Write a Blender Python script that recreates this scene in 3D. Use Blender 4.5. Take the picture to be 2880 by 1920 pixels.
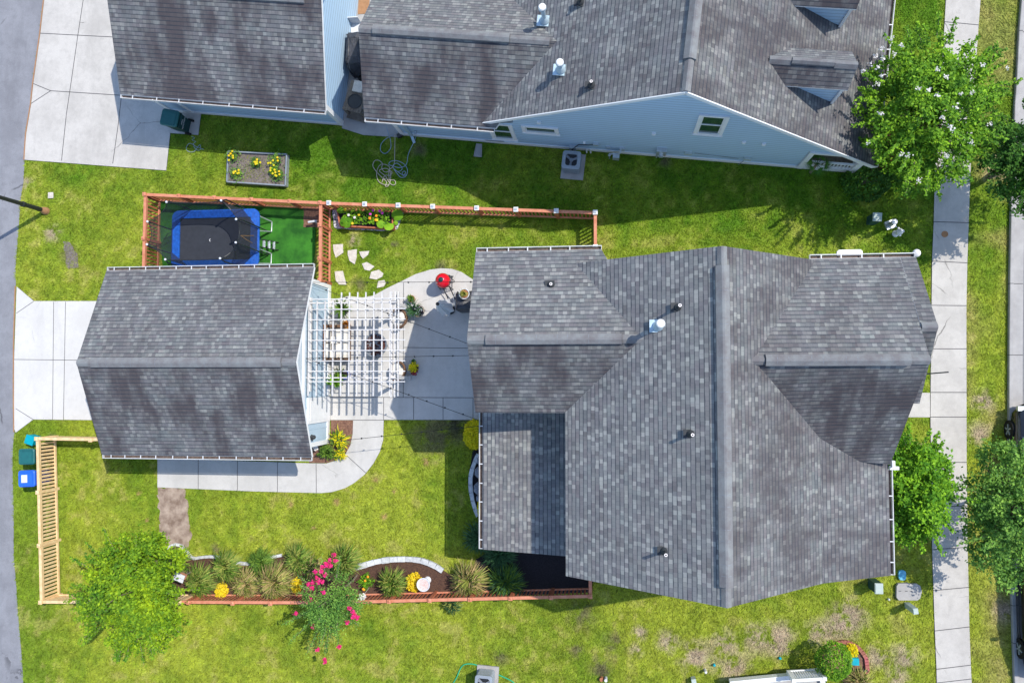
import bpy, bmesh, math, random
import numpy as np
from mathutils import Vector, Matrix, noise as mnoise
random.seed(7); RNG = np.random.default_rng(7)
SC = bpy.context.scene; COL = SC.collection
PI = math.pi; rad = math.radians
for o in list(bpy.data.objects): bpy.data.objects.remove(o)

# ------------------------------------------------------------------ camera, sky, sun, exposure
FPX, H = 2240.0, 30.0                     # 28 mm drone lens, 30 m above the lawn
nv = Vector((272, 108, FPX)).normalized() # straight down, in camera axes (right, down, forward)
XC = (Vector((1, 0, 0)) - nv * nv.x).normalized(); YC = nv.cross(XC)
cam = bpy.data.cameras.new('camera'); camo = bpy.data.objects.new('camera', cam); COL.objects.link(camo)
cam.sensor_width = 36; cam.lens = 28; cam.clip_end = 600; cam.clip_start = .5
R3 = Matrix(((XC[0], -XC[1], -XC[2]), (-YC[0], YC[1], YC[2]), (-nv[0], nv[1], nv[2])))
camo.matrix_world = Matrix.Translation((0, 0, H)) @ R3.to_4x4()
SC.camera = camo
SUNV = Vector((-.502, -.265, -.823)).normalized()
w = bpy.data.worlds.new("World"); SC.world = w; w.use_nodes = True
nt = w.node_tree; sky = nt.nodes.new('ShaderNodeTexSky'); sky.sky_type = 'NISHITA'; sky.sun_disc = False
sky.sun_elevation = rad(55.4); sky.sun_rotation = rad(62.2); sky.air_density = 1.0; sky.dust_density = .6; sky.ozone_density = 1.6
nt.links.new(sky.outputs[0], nt.nodes['Background'].inputs[0]); nt.nodes['Background'].inputs[1].default_value = .15
sl = bpy.data.lights.new('sun', 'SUN'); sl.energy = 2.8; sl.angle = rad(.5); sl.color = (1, .94, .84)
so = bpy.data.objects.new('sun', sl); COL.objects.link(so); so.location = (15, 8, 40)
so.rotation_euler = SUNV.to_track_quat('-Z', 'Y').to_euler()
SC.view_settings.view_transform = 'Standard'; SC.view_settings.look = 'None'
SC.view_settings.exposure = 0.78; SC.view_settings.gamma = 1

def ray(px, py):
    d = Vector((px - 1440, py - 960, FPX)); return Vector((d.dot(XC), -d.dot(YC), -d.dot(nv)))
def at(px, py, z=0.0):                    # survey point -> world position at height z
    d = ray(px, py); return Vector((0, 0, H)) + d * ((z - H) / d.z)
def T(c, r, x, y, z=0.0): return at(720 * c + x * .306122, 480 * r + y * .306122, z)
def Pt(x, y, z=0.0): return at(850 + x / 7.84, 780 + y / 7.84, z)     # patio survey grid
AN = rad(-6.8); CA, SA = math.cos(AN), math.sin(AN)
def FR(v): return Vector((CA * v[0] - SA * v[1], SA * v[0] + CA * v[1], v[2]))   # the neighbour lot is turned 6.8 degrees
def IFR(v): return Vector((CA * v[0] + SA * v[1], -SA * v[0] + CA * v[1], v[2]))
WY = 8.56
def onwall(c, r, x, y):                   # point on the neighbour's long side wall, in its own frame
    d = IFR(ray(720 * c + x * .306122, 480 * r + y * .306122)); o = Vector((0, 0, H)); return o + d * (WY / d.y)

# ------------------------------------------------------------------ materials
def NM(name):
    m = bpy.data.materials.new(name); m.use_nodes = True; t = m.node_tree; return m, t, t.nodes['Principled BSDF']
def nd(t, k, **kw):
    n = t.nodes.new('ShaderNode' + k)
    for a, b in kw.items(): setattr(n, a, b)
    return n
def mth(t, op, a, b=None, c=None):
    n = nd(t, 'Math', operation=op)
    for i, v in enumerate((a, b, c)):
        if v is None: continue
        if isinstance(v, (int, float)): n.inputs[i].default_value = v
        else: t.links.new(v, n.inputs[i])
    return n.outputs[0]
def mix(t, f, a, b, mode='MIX'):
    n = nd(t, 'Mix', data_type='RGBA', blend_type=mode)
    for i, v in ((0, f), (6, a), (7, b)):
        if isinstance(v, (int, float)): n.inputs[i].default_value = v
        elif isinstance(v, tuple): n.inputs[i].default_value = (*v, 1)
        else: t.links.new(v, n.inputs[i])
    return n.outputs[2]
def mat(name, c, rough=.75, c2=None, sc=6.0, bump=0.0, bsc=40.0, metal=0.0, spec=.3, stretch=None, island=0.0, trans=0.0, det=5):
    m, t, b = NM(name); b.inputs['Roughness'].default_value = rough; b.inputs['Metallic'].default_value = metal
    b.inputs['Specular IOR Level'].default_value = spec
    tc = nd(t, 'TexCoord'); mp = nd(t, 'Mapping'); t.links.new(tc.outputs['Object'], mp.inputs[0])
    if stretch: mp.inputs['Scale'].default_value = stretch
    c2 = c2 or tuple(x * .8 for x in c)
    ns = nd(t, 'TexNoise'); ns.inputs['Scale'].default_value = sc; ns.inputs['Detail'].default_value = det; ns.inputs['Roughness'].default_value = .65
    t.links.new(mp.outputs[0], ns.inputs[0])
    mr = nd(t, 'MapRange'); mr.inputs[1].default_value = .35; mr.inputs[2].default_value = .65; t.links.new(ns.outputs[0], mr.inputs[0])
    col = mix(t, mr.outputs[0], c, c2)
    if island:
        g = nd(t, 'NewGeometry'); v = mth(t, 'MULTIPLY_ADD', g.outputs['Random Per Island'], island, 1 - island * .5)
        hsv = nd(t, 'HueSaturation'); t.links.new(col, hsv.inputs['Color']); t.links.new(v, hsv.inputs['Value'])
        hv = mth(t, 'MULTIPLY_ADD', g.outputs['Random Per Island'], -.035, .517); t.links.new(hv, hsv.inputs['Hue'])
        col = hsv.outputs[0]
    t.links.new(col, b.inputs['Base Color'])
    if bump:
        n2 = nd(t, 'TexNoise'); n2.inputs['Scale'].default_value = bsc; t.links.new(mp.outputs[0], n2.inputs[0])
        bp = nd(t, 'Bump'); bp.inputs['Strength'].default_value = bump; bp.inputs['Distance'].default_value = .02
        t.links.new(n2.outputs[0], bp.inputs['Height']); t.links.new(bp.outputs[0], b.inputs['Normal'])
    if trans:
        tr = nd(t, 'BsdfTranslucent'); t.links.new(col, tr.inputs[0]); mx = nd(t, 'MixShader'); mx.inputs[0].default_value = trans
        o = t.nodes['Material Output']; t.links.new(b.outputs[0], mx.inputs[1]); t.links.new(tr.outputs[0], mx.inputs[2]); t.links.new(mx.outputs[0], o.inputs[0])
    return m
def shingle(name, stain=.3, warm=0.0, lum=1.0):
    m, t, b = NM(name); b.inputs['Roughness'].default_value = .92; b.inputs['Specular IOR Level'].default_value = .15
    uv = nd(t, 'UVMap'); sp = nd(t, 'SeparateXYZ'); t.links.new(uv.outputs[0], sp.inputs[0]); u, v = sp.outputs[0], sp.outputs[1]
    vv = mth(t, 'DIVIDE', v, .143); row = mth(t, 'FLOOR', vv); fr = mth(t, 'FRACT', vv)
    def wn(a, b_):
        cb = nd(t, 'CombineXYZ'); t.links.new(a, cb.inputs[0])
        if b_ is not None: t.links.new(b_, cb.inputs[1])
        n = nd(t, 'TexWhiteNoise', noise_dimensions='2D'); t.links.new(cb.outputs[0], n.inputs['Vector']); return n.outputs['Value'], n.outputs['Color']
    rr, _ = wn(row, None)
    c1 = mth(t, 'FLOOR', mth(t, 'ADD', mth(t, 'DIVIDE', u, .13), mth(t, 'MULTIPLY', rr, 37.3)))
    c2 = mth(t, 'FLOOR', mth(t, 'ADD', mth(t, 'DIVIDE', u, .33), mth(t, 'MULTIPLY', rr, 71.7)))
    n1, k1 = wn(c1, row); n2, k2 = wn(c2, row)
    val = mth(t, 'ADD', mth(t, 'MULTIPLY', n1, .82), mth(t, 'MULTIPLY', n2, .18))
    cr = nd(t, 'ValToRGB'); t.links.new(val, cr.inputs[0]); e = cr.color_ramp.elements
    L = lum
    for i, (p, c) in enumerate(((.05, (.115, .113, .12)), (.25, (.155, .154, .162)), (.60, (.185, .188, .192)), (.74, (.215, .22, .22)), (.86, (.30, .305, .30)))):
        el = e[0] if i == 0 else (e[1] if i == 1 else e.new(p)); el.position = p; el.color = (c[0] * L * (1 + warm), c[1] * L, c[2] * L * (.965 - warm), 1)
    col = cr.outputs[0]
    sc = nd(t, 'SeparateColor'); t.links.new(k2, sc.inputs[0])
    col = mix(t, mth(t, 'MULTIPLY', sc.outputs[1], .22), col, (.155, .215, .235)); col = mix(t, mth(t, 'MULTIPLY', sc.outputs[2], .2), col, (.215, .165, .205))
    # algae staining: streaks running down the slope and cloudy blotches
    cb = nd(t, 'CombineXYZ'); t.links.new(mth(t, 'MULTIPLY', u, 1.5), cb.inputs[0]); t.links.new(mth(t, 'MULTIPLY', v, .42), cb.inputs[1])
    s1 = nd(t, 'TexNoise'); s1.inputs['Scale'].default_value = 1.1; s1.inputs['Detail'].default_value = 5; t.links.new(cb.outputs[0], s1.inputs[0])
    s2 = nd(t, 'TexNoise'); s2.inputs['Scale'].default_value = .5; s2.inputs['Detail'].default_value = 6; t.links.new(uv.outputs[0], s2.inputs[0])
    sv = mth(t, 'MULTIPLY', mth(t, 'ADD', s1.outputs[0], s2.outputs[0]), .5)
    mr = nd(t, 'MapRange'); mr.inputs[1].default_value = .44; mr.inputs[2].default_value = .57; t.links.new(sv, mr.inputs[0])
    col = mix(t, mth(t, 'MULTIPLY', mr.outputs[0], stain), col, (.058, .047, .052))
    fine = nd(t, 'TexNoise'); fine.inputs['Scale'].default_value = 30; t.links.new(uv.outputs[0], fine.inputs[0])
    col = mix(t, mth(t, 'MULTIPLY', fine.outputs[0], .15), col, (.1, .1, .1))
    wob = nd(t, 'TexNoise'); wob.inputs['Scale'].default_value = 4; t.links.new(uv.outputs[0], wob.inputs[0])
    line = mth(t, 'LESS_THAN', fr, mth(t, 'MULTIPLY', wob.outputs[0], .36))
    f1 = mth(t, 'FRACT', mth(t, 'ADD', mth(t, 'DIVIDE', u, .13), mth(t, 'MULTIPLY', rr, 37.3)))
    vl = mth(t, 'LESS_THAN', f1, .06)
    col = mix(t, mth(t, 'MAXIMUM', mth(t, 'MULTIPLY', line, .72), mth(t, 'MULTIPLY', vl, .35)), col, (.025, .035, .05))  # dark course line paints shadow and gap at each butt edge; tab joints fainter
    t.links.new(col, b.inputs['Base Color'])
    bp = nd(t, 'Bump'); bp.inputs['Strength'].default_value = .5; bp.inputs['Distance'].default_value = .012
    t.links.new(mth(t, 'SUBTRACT', 1.0, fr), bp.inputs['Height']); t.links.new(bp.outputs[0], b.inputs['Normal'])
    return m
def siding(name, c, period=.125, axis=2):
    m, t, b = NM(name); b.inputs['Roughness'].default_value = .6
    tc = nd(t, 'TexCoord'); sp = nd(t, 'SeparateXYZ'); t.links.new(tc.outputs['Object'], sp.inputs[0])
    fr = mth(t, 'FRACT', mth(t, 'DIVIDE', sp.outputs[axis], period))
    ns = nd(t, 'TexNoise'); ns.inputs['Scale'].default_value = 1.4; ns.inputs['Detail'].default_value = 6; t.links.new(tc.outputs['Object'], ns.inputs[0])
    col = mix(t, mth(t, 'MULTIPLY', ns.outputs[0], .6), c, tuple(x * .86 for x in c))
    col = mix(t, mth(t, 'MULTIPLY', mth(t, 'LESS_THAN', fr, .2), .55), col, tuple(x * .45 for x in c))  # shadow under each lap painted as a darker line
    t.links.new(col, b.inputs['Base Color'])
    bp = nd(t, 'Bump'); bp.inputs['Strength'].default_value = .6; bp.inputs['Distance'].default_value = .02
    t.links.new(mth(t, 'SUBTRACT', 1.0, fr), bp.inputs['Height']); t.links.new(bp.outputs[0], b.inputs['Normal'])
    return m
M = {}
M['sh_main'] = shingle('shingles_main', .32, lum=.92); M['sh_stain'] = shingle('shingles_stained', .85, lum=.80); M['sh_east'] = shingle('shingles_mottled', .60, lum=.84); M['sh_west'] = shingle('shingles_west_lightened', .12, warm=.01, lum=1.22)  # west copy lightened in colour to offset the weak sun on that slope
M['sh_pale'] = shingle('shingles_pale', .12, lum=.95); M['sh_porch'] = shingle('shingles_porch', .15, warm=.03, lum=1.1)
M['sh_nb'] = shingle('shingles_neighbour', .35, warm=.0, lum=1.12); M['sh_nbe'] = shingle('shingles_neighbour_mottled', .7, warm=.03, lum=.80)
M['cap'] = mat('ridge_cap', (.21, .222, .228), .9, (.15, .143, .15), 2.4, .4, 60)
M['white'] = mat('white_trim', (.80, .80, .80), .5, (.73, .74, .75), 3)
M['gutter_white'] = mat('gutter_paint', (.62, .63, .64), .5, (.50, .50, .50), 2.5); M['gutter_in'] = mat('gutter_inside', (.16, .12, .10), .8, (.07, .05, .045), 8)
M['wood_white'] = mat('white_painted_wood', (.70, .69, .69), .5, (.56, .55, .55), 9)
M['side_n'] = siding('blue_grey_siding', (.44, .61, .78), .21); M['side_g'] = siding('pale_siding', (.50, .57, .62), .19)
M['batten'] = mat('pale_blue_panel', (.46, .58, .68), .6, (.41, .53, .63), 2)
M['concrete'] = mat('concrete', (.50, .49, .48), .85, (.43, .42, .415), 1.6, .25, 90, det=8)
M['concrete_w'] = mat('bright_concrete', (.60, .59, .575), .85, (.54, .53, .52), 1.3, .2, 90, det=8)
M['concrete_p'] = mat('patio_concrete', (.58, .57, .55), .85, (.51, .505, .49), 1.1, .2, 90, det=8)
M['concrete_old'] = mat('weathered_concrete', (.40, .39, .38), .9, (.31, .30, .295), 1.8, .3, 80, det=9)
def paving(name, c, dark, crack=.5, gsc=120, csc=.35, rough=.9):
    m, t, b = NM(name); b.inputs['Roughness'].default_value = rough; b.inputs['Specular IOR Level'].default_value = .2; tc = nd(t, 'TexCoord'); P_ = tc.outputs['Object']
    def N_(sc, det=6, lo=.4, hi=.6, st=None):
        v = P_
        if st: mp = nd(t, 'Mapping'); mp.inputs['Scale'].default_value = st; t.links.new(P_, mp.inputs[0]); v = mp.outputs[0]
        n = nd(t, 'TexNoise'); n.inputs['Scale'].default_value = sc; n.inputs['Detail'].default_value = det; n.inputs['Roughness'].default_value = .7; t.links.new(v, n.inputs[0])
        r = nd(t, 'MapRange'); r.inputs[1].default_value = lo; r.inputs[2].default_value = hi; t.links.new(n.outputs[0], r.inputs[0]); return r.outputs[0]
    col = mix(t, mth(t, 'MULTIPLY', N_(.7, 8, .42, .62), .55), c, dark); col = mix(t, mth(t, 'MULTIPLY', N_(3.5, 8, .50, .68), .45), col, dark)
    col = mix(t, mth(t, 'MULTIPLY', N_(1.2, 6, .52, .66, (1, .22, 1)), .3), col, tuple(x * .85 for x in dark)); col = mix(t, mth(t, 'MULTIPLY', N_(gsc, 2, .4, .62), .35), col, tuple(x * .7 for x in dark))
    vo = nd(t, 'TexVoronoi', feature='DISTANCE_TO_EDGE'); vo.inputs['Scale'].default_value = csc; wn = nd(t, 'TexNoise'); wn.inputs['Scale'].default_value = 2.2; wn.inputs['Detail'].default_value = 6; t.links.new(P_, wn.inputs[0])
    av = nd(t, 'VectorMath', operation='MULTIPLY_ADD'); t.links.new(wn.outputs[1], av.inputs[0]); av.inputs[1].default_value = (.25, .25, .25); t.links.new(P_, av.inputs[2]); t.links.new(av.outputs[0], vo.inputs[0])
    ck = mth(t, 'MULTIPLY', mth(t, 'MULTIPLY', mth(t, 'LESS_THAN', vo.outputs[0], .004), N_(.45, 2, .54, .6)), crack)
    col = mix(t, ck, col, tuple(x * .35 for x in dark)); t.links.new(col, b.inputs['Base Color'])
    n2 = nd(t, 'TexNoise'); n2.inputs['Scale'].default_value = 90; t.links.new(P_, n2.inputs[0]); bp = nd(t, 'Bump'); bp.inputs['Strength'].default_value = .35; bp.inputs['Distance'].default_value = .02; t.links.new(n2.outputs[0], bp.inputs['Height']); t.links.new(bp.outputs[0], b.inputs['Normal']); return m
M['concrete'] = paving('concrete', (.56, .535, .50), (.38, .36, .335), .7); M['concrete_w'] = paving('bright_concrete', (.63, .615, .59), (.52, .505, .485), .3); M['concrete_p'] = paving('patio_concrete', (.58, .565, .54), (.44, .43, .41), .4)
M['lane'] = paving('lane_asphalt', (.275, .28, .305), (.17, .172, .19), .6, 45, .12, .95); M['street'] = paving('street_asphalt', (.23, .235, .245), (.15, .15, .16), .8, 45, .2, .95)
M['joint'] = mat('dark_joint', (.10, .10, .105), .9)  # dark colour of paving joints and slab edges
M['rust'] = mat('rusty_edge', (.38, .20, .10), .9)
M['asphalt'] = mat('asphalt', (.23, .245, .30), .95, (.31, .32, .36), 1.0, .5, 160, det=10)
M['red_wood'] = mat('red_stained_wood', (.50, .17, .085), .7, (.36, .11, .055), 7, .3, 60, stretch=(1, 1, 1))
M['red_cap'] = mat('red_stained_rail', (.62, .26, .16), .65, (.50, .18, .10), 5, .3, 60)
M['pine'] = mat('new_pine', (.78, .58, .34), .7, (.66, .44, .22), 6, .3, 60)
M['old_wood'] = mat('weathered_wood', (.20, .165, .13), .85, (.12, .10, .085), 10, .5, 50)
M['mulch'] = mat('brown_mulch', (.13, .07, .045), .95, (.055, .03, .025), 22, 1, 60, det=9)
M['mulch_r'] = mat('red_mulch', (.27, .15, .10), .95, (.12, .06, .045), 14, 1, 50, det=9)
M['mulch_k'] = mat('black_mulch', (.028, .024, .03), .95, (.012, .011, .014), 22, 1, 60, det=9)
M['soil'] = mat('bare_soil', (.44, .35, .28), .95, (.20, .14, .105), 2.6, 1, 50, det=9)
M['soil_d'] = mat('dark_soil', (.12, .10, .09), .95, (.22, .19, .17), 12, 1, 40, det=9)
M['turf'] = mat('artificial_turf', (.05, .23, .022), .9, (.016, .10, .012), 1.6, .8, 120, det=9)
M['stone'] = mat('pale_stone', (.62, .58, .52), .85, (.48, .44, .39), 8, .5, 30)
M['stone_g'] = mat('grey_edging_stone', (.62, .63, .63), .85, (.42, .44, .46), 9, .6, 40, island=.25)
M['stone_b'] = mat('dark_rock', (.16, .17, .2), .8, (.26, .27, .31), 6, .5, 30)
M['brick'] = mat('red_brick', (.42, .16, .12), .85, (.28, .09, .08), 12, .4, 60, island=.3)
M['gravel'] = mat('black_white_gravel', (.06, .06, .07), .8, (.80, .82, .88), 20, .8, 50, det=2)
M['black'] = mat('black_metal', (.018, .02, .024), .4, spec=.5)
M['dark'] = mat('charcoal_plastic', (.04, .045, .05), .55)
M['cover'] = mat('black_fabric_cover', (.02, .022, .03), .5, (.05, .05, .06), 5, .6, 10, spec=.5)
M['wire'] = mat('black_wire', (.012, .012, .012), .6)
M['grey'] = mat('grey_metal', (.34, .38, .42), .45, metal=.3); M['grey_d'] = mat('grey_plastic', (.20, .22, .25), .6)
M['steel'] = mat('galvanised', (.55, .60, .63), .35, metal=.5)
M['pvc_lid'] = mat('pipe_rim', (.85, .80, .76), .5)
M['pipe_b'] = mat('pale_blue_flue', (.48, .62, .70), .4, metal=.2)
M['glass'] = mat('window_glass', (.02, .05, .035), .08, (.03, .09, .05), 1.5, spec=.9)
M['bin_g'] = mat('green_plastic', (.012, .125, .125), .5, (.01, .10, .105), 4, spec=.5); M['bin_gd'] = mat('dark_green_plastic', (.006, .05, .055), .5)
M['bin_b'] = mat('blue_plastic', (.02, .13, .72), .45, (.015, .11, .60), 4, spec=.5); M['teal'] = mat('teal_plastic', (.0, .36, .46), .5)
M['label'] = mat('white_label', (.66, .67, .69), .5, (.58, .60, .65), 20)
M['blue_pad'] = mat('blue_vinyl', (.012, .11, .50), .5, (.008, .07, .33), 9, .9, 11, spec=.5)
M['matk'] = mat('trampoline_mat', (.032, .037, .05), .75)
M['red_k'] = mat('red_enamel', (.72, .008, .028), .28, (.60, .006, .02), 5, spec=.5)
M['cushion'] = mat('cream_cushion', (.66, .63, .58), .85, (.60, .56, .50), 3, .3, 10)
M['wicker'] = mat('brown_wicker', (.22, .12, .07), .8, (.10, .055, .03), 30, .6, 60)
M['lava'] = mat('brown_lava_rock', (.16, .05, .035), .9, (.035, .015, .015), 30, 1, 50)
M['terra'] = mat('terracotta', (.55, .24, .14), .75); M['pot_blue'] = mat('blue_glaze', (.01, .07, .55), .25, spec=.6); M['pot_k'] = mat('dark_pot', (.05, .045, .045), .6)
M['pot_w'] = mat('woven_pot', (.40, .32, .24), .8, (.18, .13, .1), 25, .6, 40)
M['hose_b'] = mat('grey_blue_hose', (.22, .33, .42), .5, (.34, .42, .46), 2); M['hose_g'] = mat('green_hose', (.03, .40, .20), .5); M['hose_y'] = mat('pale_hose', (.5, .45, .38), .5)
M['car_k'] = mat('black_car_paint', (.01, .011, .014), .12, spec=.8); M['tyre'] = mat('tyre_rubber', (.012, .012, .013), .8); M['rim'] = mat('dark_alloy', (.05, .05, .055), .35, metal=.8)
M['ped'] = mat('pale_green_metal', (.36, .44, .41), .6, (.46, .52, .49), 5); M['ped_d'] = mat('dark_green_cabinet', (.02, .07, .06), .6)
M['meterbox'] = mat('blue_meter_lid', (.10, .42, .62), .6, (.2, .5, .66), 6)
M['yel'] = mat('yellow_green_leaf', (.85, .74, .015), .75, (.66, .62, .012), 5, island=.5, trans=.3)
M['yelf'] = mat('yellow_bloom', (.85, .62, .01), .7, (.8, .68, .04), 8, island=.25, trans=.25)
M['leaf'] = mat('mid_green_leaf', (.21, .42, .016), .7, (.07, .20, .012), 1.6, island=.9, trans=.22)
M['leaf_b'] = mat('bright_green_leaf', (.19, .40, .012), .7, (.08, .24, .010), 2.0, island=.9, trans=.22)
M['leaf_y'] = mat('yellowing_green_leaf', (.25, .39, .008), .7, (.07, .20, .010), 1.1, island=.9, trans=.22)
M['leaf_d'] = mat('dark_green_leaf', (.08, .22, .02), .7, (.03, .10, .014), 1.2, island=.9, trans=.25)
M['leaf_s'] = mat('grey_green_leaf', (.22, .42, .06), .65, (.07, .19, .03), 1.8, island=.9, trans=.25)
M['leaf_r'] = mat('red_leaf', (.32, .015, .02), .7, (.16, .01, .015), 4, island=.5)
M['blade_o'] = mat('olive_blade', (.30, .34, .07), .7, (.20, .24, .05), 4, island=.8, trans=.25)
M['blade_g'] = mat('green_blade', (.14, .26, .03), .7, (.08, .16, .02), 4, island=.8, trans=.25)
M['blade_t'] = mat('tan_blade', (.42, .33, .14), .7, (.30, .24, .09), 4, island=.8, trans=.2)
M['blade_d'] = mat('dark_blade', (.05, .14, .05), .65, (.03, .09, .03), 4, island=.8, trans=.2)
M['pink'] = mat('pink_bloom', (.85, .03, .20), .7, (.70, .04, .22), 10, island=.4, trans=.3)
M['wflower'] = mat('white_bloom', (.85, .83, .80), .7, (.8, .74, .72), 10, island=.2, trans=.3)
M['orange'] = mat('orange_bloom', (.85, .25, .01), .7, (.8, .35, .02), 10, island=.3); M['magenta'] = mat('magenta_bloom', (.65, .05, .45), .7)
M['bark'] = mat('bark', (.26, .21, .16), .9, (.15, .12, .09), 9, .6, 40)
M['rope'] = mat('orange_rope', (.80, .42, .10), .7)
M['clay'] = mat('clay_pipe', (.42, .16, .08), .8)
def netmat(name, c, a):
    m, t, b = NM(name); b.inputs['Base Color'].default_value = (*c, 1); b.inputs['Roughness'].default_value = .8; tr = nd(t, 'BsdfTransparent'); mx = nd(t, 'MixShader'); mx.inputs[0].default_value = a
    t.links.new(tr.outputs[0], mx.inputs[1]); t.links.new(b.outputs[0], mx.inputs[2]); t.links.new(mx.outputs[0], t.nodes['Material Output'].inputs[0]); return m
M['net'] = netmat('safety_net', (.03, .035, .045), .62)
def vcol(name, rough=.9, trans=0.0):
    m, t, b = NM(name); a = nd(t, 'VertexColor', layer_name='tint'); b.inputs['Roughness'].default_value = rough; b.inputs['Specular IOR Level'].default_value = .15
    col = a.outputs[0]
    if not trans:
        tc = nd(t, 'TexCoord'); n = nd(t, 'TexNoise'); n.inputs['Scale'].default_value = 25; n.inputs['Detail'].default_value = 6; t.links.new(tc.outputs['Object'], n.inputs[0])
        col = mix(t, mth(t, 'MULTIPLY', n.outputs[0], .8), col, (.06, .085, .02))
    t.links.new(col, b.inputs['Base Color'])
    if trans:
        tr = nd(t, 'BsdfTranslucent'); t.links.new(col, tr.inputs[0]); mx = nd(t, 'MixShader'); mx.inputs[0].default_value = trans
        t.links.new(b.outputs[0], mx.inputs[1]); t.links.new(tr.outputs[0], mx.inputs[2]); t.links.new(mx.outputs[0], t.nodes['Material Output'].inputs[0])
    return m
M['lawn'] = vcol('lawn_soil'); M['grass'] = vcol('grass_blades', .7, .3)

# ------------------------------------------------------------------ mesh and object helpers
class MB:
    def __init__(s, xf=None): s.v = []; s.f = []; s.m = []; s.uv = {}; s.xf = xf; s.cur = 0
    def add(s, vs, fs, mi=None, uvs=None):
        b = len(s.v); s.v += [Vector(p) for p in vs]; mi = s.cur if mi is None else mi
        for i, f in enumerate(fs):
            if uvs: s.uv[len(s.f)] = [uvs[k] for k in f]
            s.f.append([b + k for k in f]); s.m.append(mi)
        return s
    def box(s, c, d, rz=0, mi=None, M3=None):
        c = Vector(c); x, y, z = d[0] / 2, d[1] / 2, d[2] / 2; m = M3 or Matrix.Rotation(rz, 3, 'Z')
        vs = [c + m @ Vector(p) for p in ((-x, -y, -z), (x, -y, -z), (x, y, -z), (-x, y, -z), (-x, -y, z), (x, -y, z), (x, y, z), (-x, y, z))]
        return s.add(vs, [(0, 3, 2, 1), (4, 5, 6, 7), (0, 1, 5, 4), (1, 2, 6, 5), (2, 3, 7, 6), (3, 0, 4, 7)], mi)
    def bar(s, a, b, wd, h, mi=None):      # rectangular bar from a to b, width wd (horizontal), height h, centred
        a, b = Vector(a), Vector(b); d = b - a; L = d.length; d.normalize(); up = Vector((0, 0, 1))
        if abs(d.z) > .98: up = Vector((0, 1, 0))
        sd = d.cross(up).normalized(); up = sd.cross(d); m = Matrix((d, sd, up)).transposed()
        return s.box((a + b) / 2, (L, wd, h), M3=m, mi=mi)
    def tube(s, pts, r, n=8, mi=None, cap=True):
        pts = [Vector(p) for p in pts]; rs = r if isinstance(r, (list, tuple)) else [r] * len(pts); vs = []; fs = []
        for i, p in enumerate(pts):
            d = (pts[min(i + 1, len(pts) - 1)] - pts[max(i - 1, 0)]); d = d.normalized() if d.length > 1e-9 else Vector((0, 0, 1))
            a = d.cross(Vector((0, 0, 1))); a = a.normalized() if a.length > .05 else Vector((1, 0, 0)); b_ = d.cross(a)
            vs += [p + (a * math.cos(2 * PI * k / n) + b_ * math.sin(2 * PI * k / n)) * rs[i] for k in range(n)]
        for i in range(len(pts) - 1):
            for k in range(n): q = (k + 1) % n; fs.append((i * n + k, i * n + q, (i + 1) * n + q, (i + 1) * n + k))
        if cap: fs.append(tuple(range(n - 1, -1, -1))); fs.append(tuple((len(pts) - 1) * n + k for k in range(n)))
        return s.add(vs, fs, mi)
    def lathe(s, c, prof, n=20, mi=None, sx=1, sy=1):
        c = Vector(c); vs = []; fs = []
        for r, z in prof: vs += [c + Vector((r * sx * math.cos(2 * PI * k / n), r * sy * math.sin(2 * PI * k / n), z)) for k in range(n)]
        for i in range(len(prof) - 1):
            for k in range(n): q = (k + 1) % n; fs.append((i * n + k, i * n + q, (i + 1) * n + q, (i + 1) * n + k))
        fs.append(tuple(range(n - 1, -1, -1))); fs.append(tuple((len(prof) - 1) * n + k for k in range(n)))
        return s.add(vs, fs, mi)
    def prism(s, poly, z0, z1, mi=None, side=None):
        n = len(poly); ar = sum(poly[i][0] * poly[(i + 1) % n][1] - poly[(i + 1) % n][0] * poly[i][1] for i in range(n))
        poly = [(p[0], p[1]) for p in poly]
        if ar < 0: poly = poly[::-1]
        vs = [(x, y, z0) for x, y in poly] + [(x, y, z1) for x, y in poly]
        s.add(vs, [tuple(range(n, 2 * n))], mi)
        b = len(s.v) - 2 * n
        for i in range(n): j = (i + 1) % n; s.f.append([b + i, b + j, b + n + j, b + n + i]); s.m.append((s.cur if mi is None else mi) if side is None else side)
        return s
    def slab(s, top, th, mi=0, ms=1):      # a sloping roof plane with thickness; UV in metres along and up the slope
        top = [Vector(p) for p in top]; n = (top[1] - top[0]).cross(top[2] - top[0]).normalized()
        if n.z < 0: top = top[::-1]; n = -n
        h = Vector((0, 0, 1)).cross(n); h = h.normalized() if h.length > 1e-6 else Vector((1, 0, 0)); u = n.cross(h)
        k = len(top); uvs = [(p.dot(h), p.dot(u)) for p in top]
        s.add(top, [tuple(range(k))], mi, uvs)
        bot = [p - Vector((0, 0, th)) for p in top]; b = len(s.v)
        s.v += [Vector(p) for p in top] + bot
        s.f.append([b + k + i for i in range(k)][::-1]); s.m.append(ms)
        for i in range(k): j = (i + 1) % k; s.f.append([b + i, b + k + i, b + k + j, b + j]); s.m.append(ms)
        return s
    def ball(s, c, r, n=10, mi=None, sz=1.0):
        pr = [(r * math.sin(PI * i / n) + 1e-4, -r * sz * math.cos(PI * i / n)) for i in range(n + 1)]; return s.lathe(c, pr, n * 2 if n > 4 else 8, mi)
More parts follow.
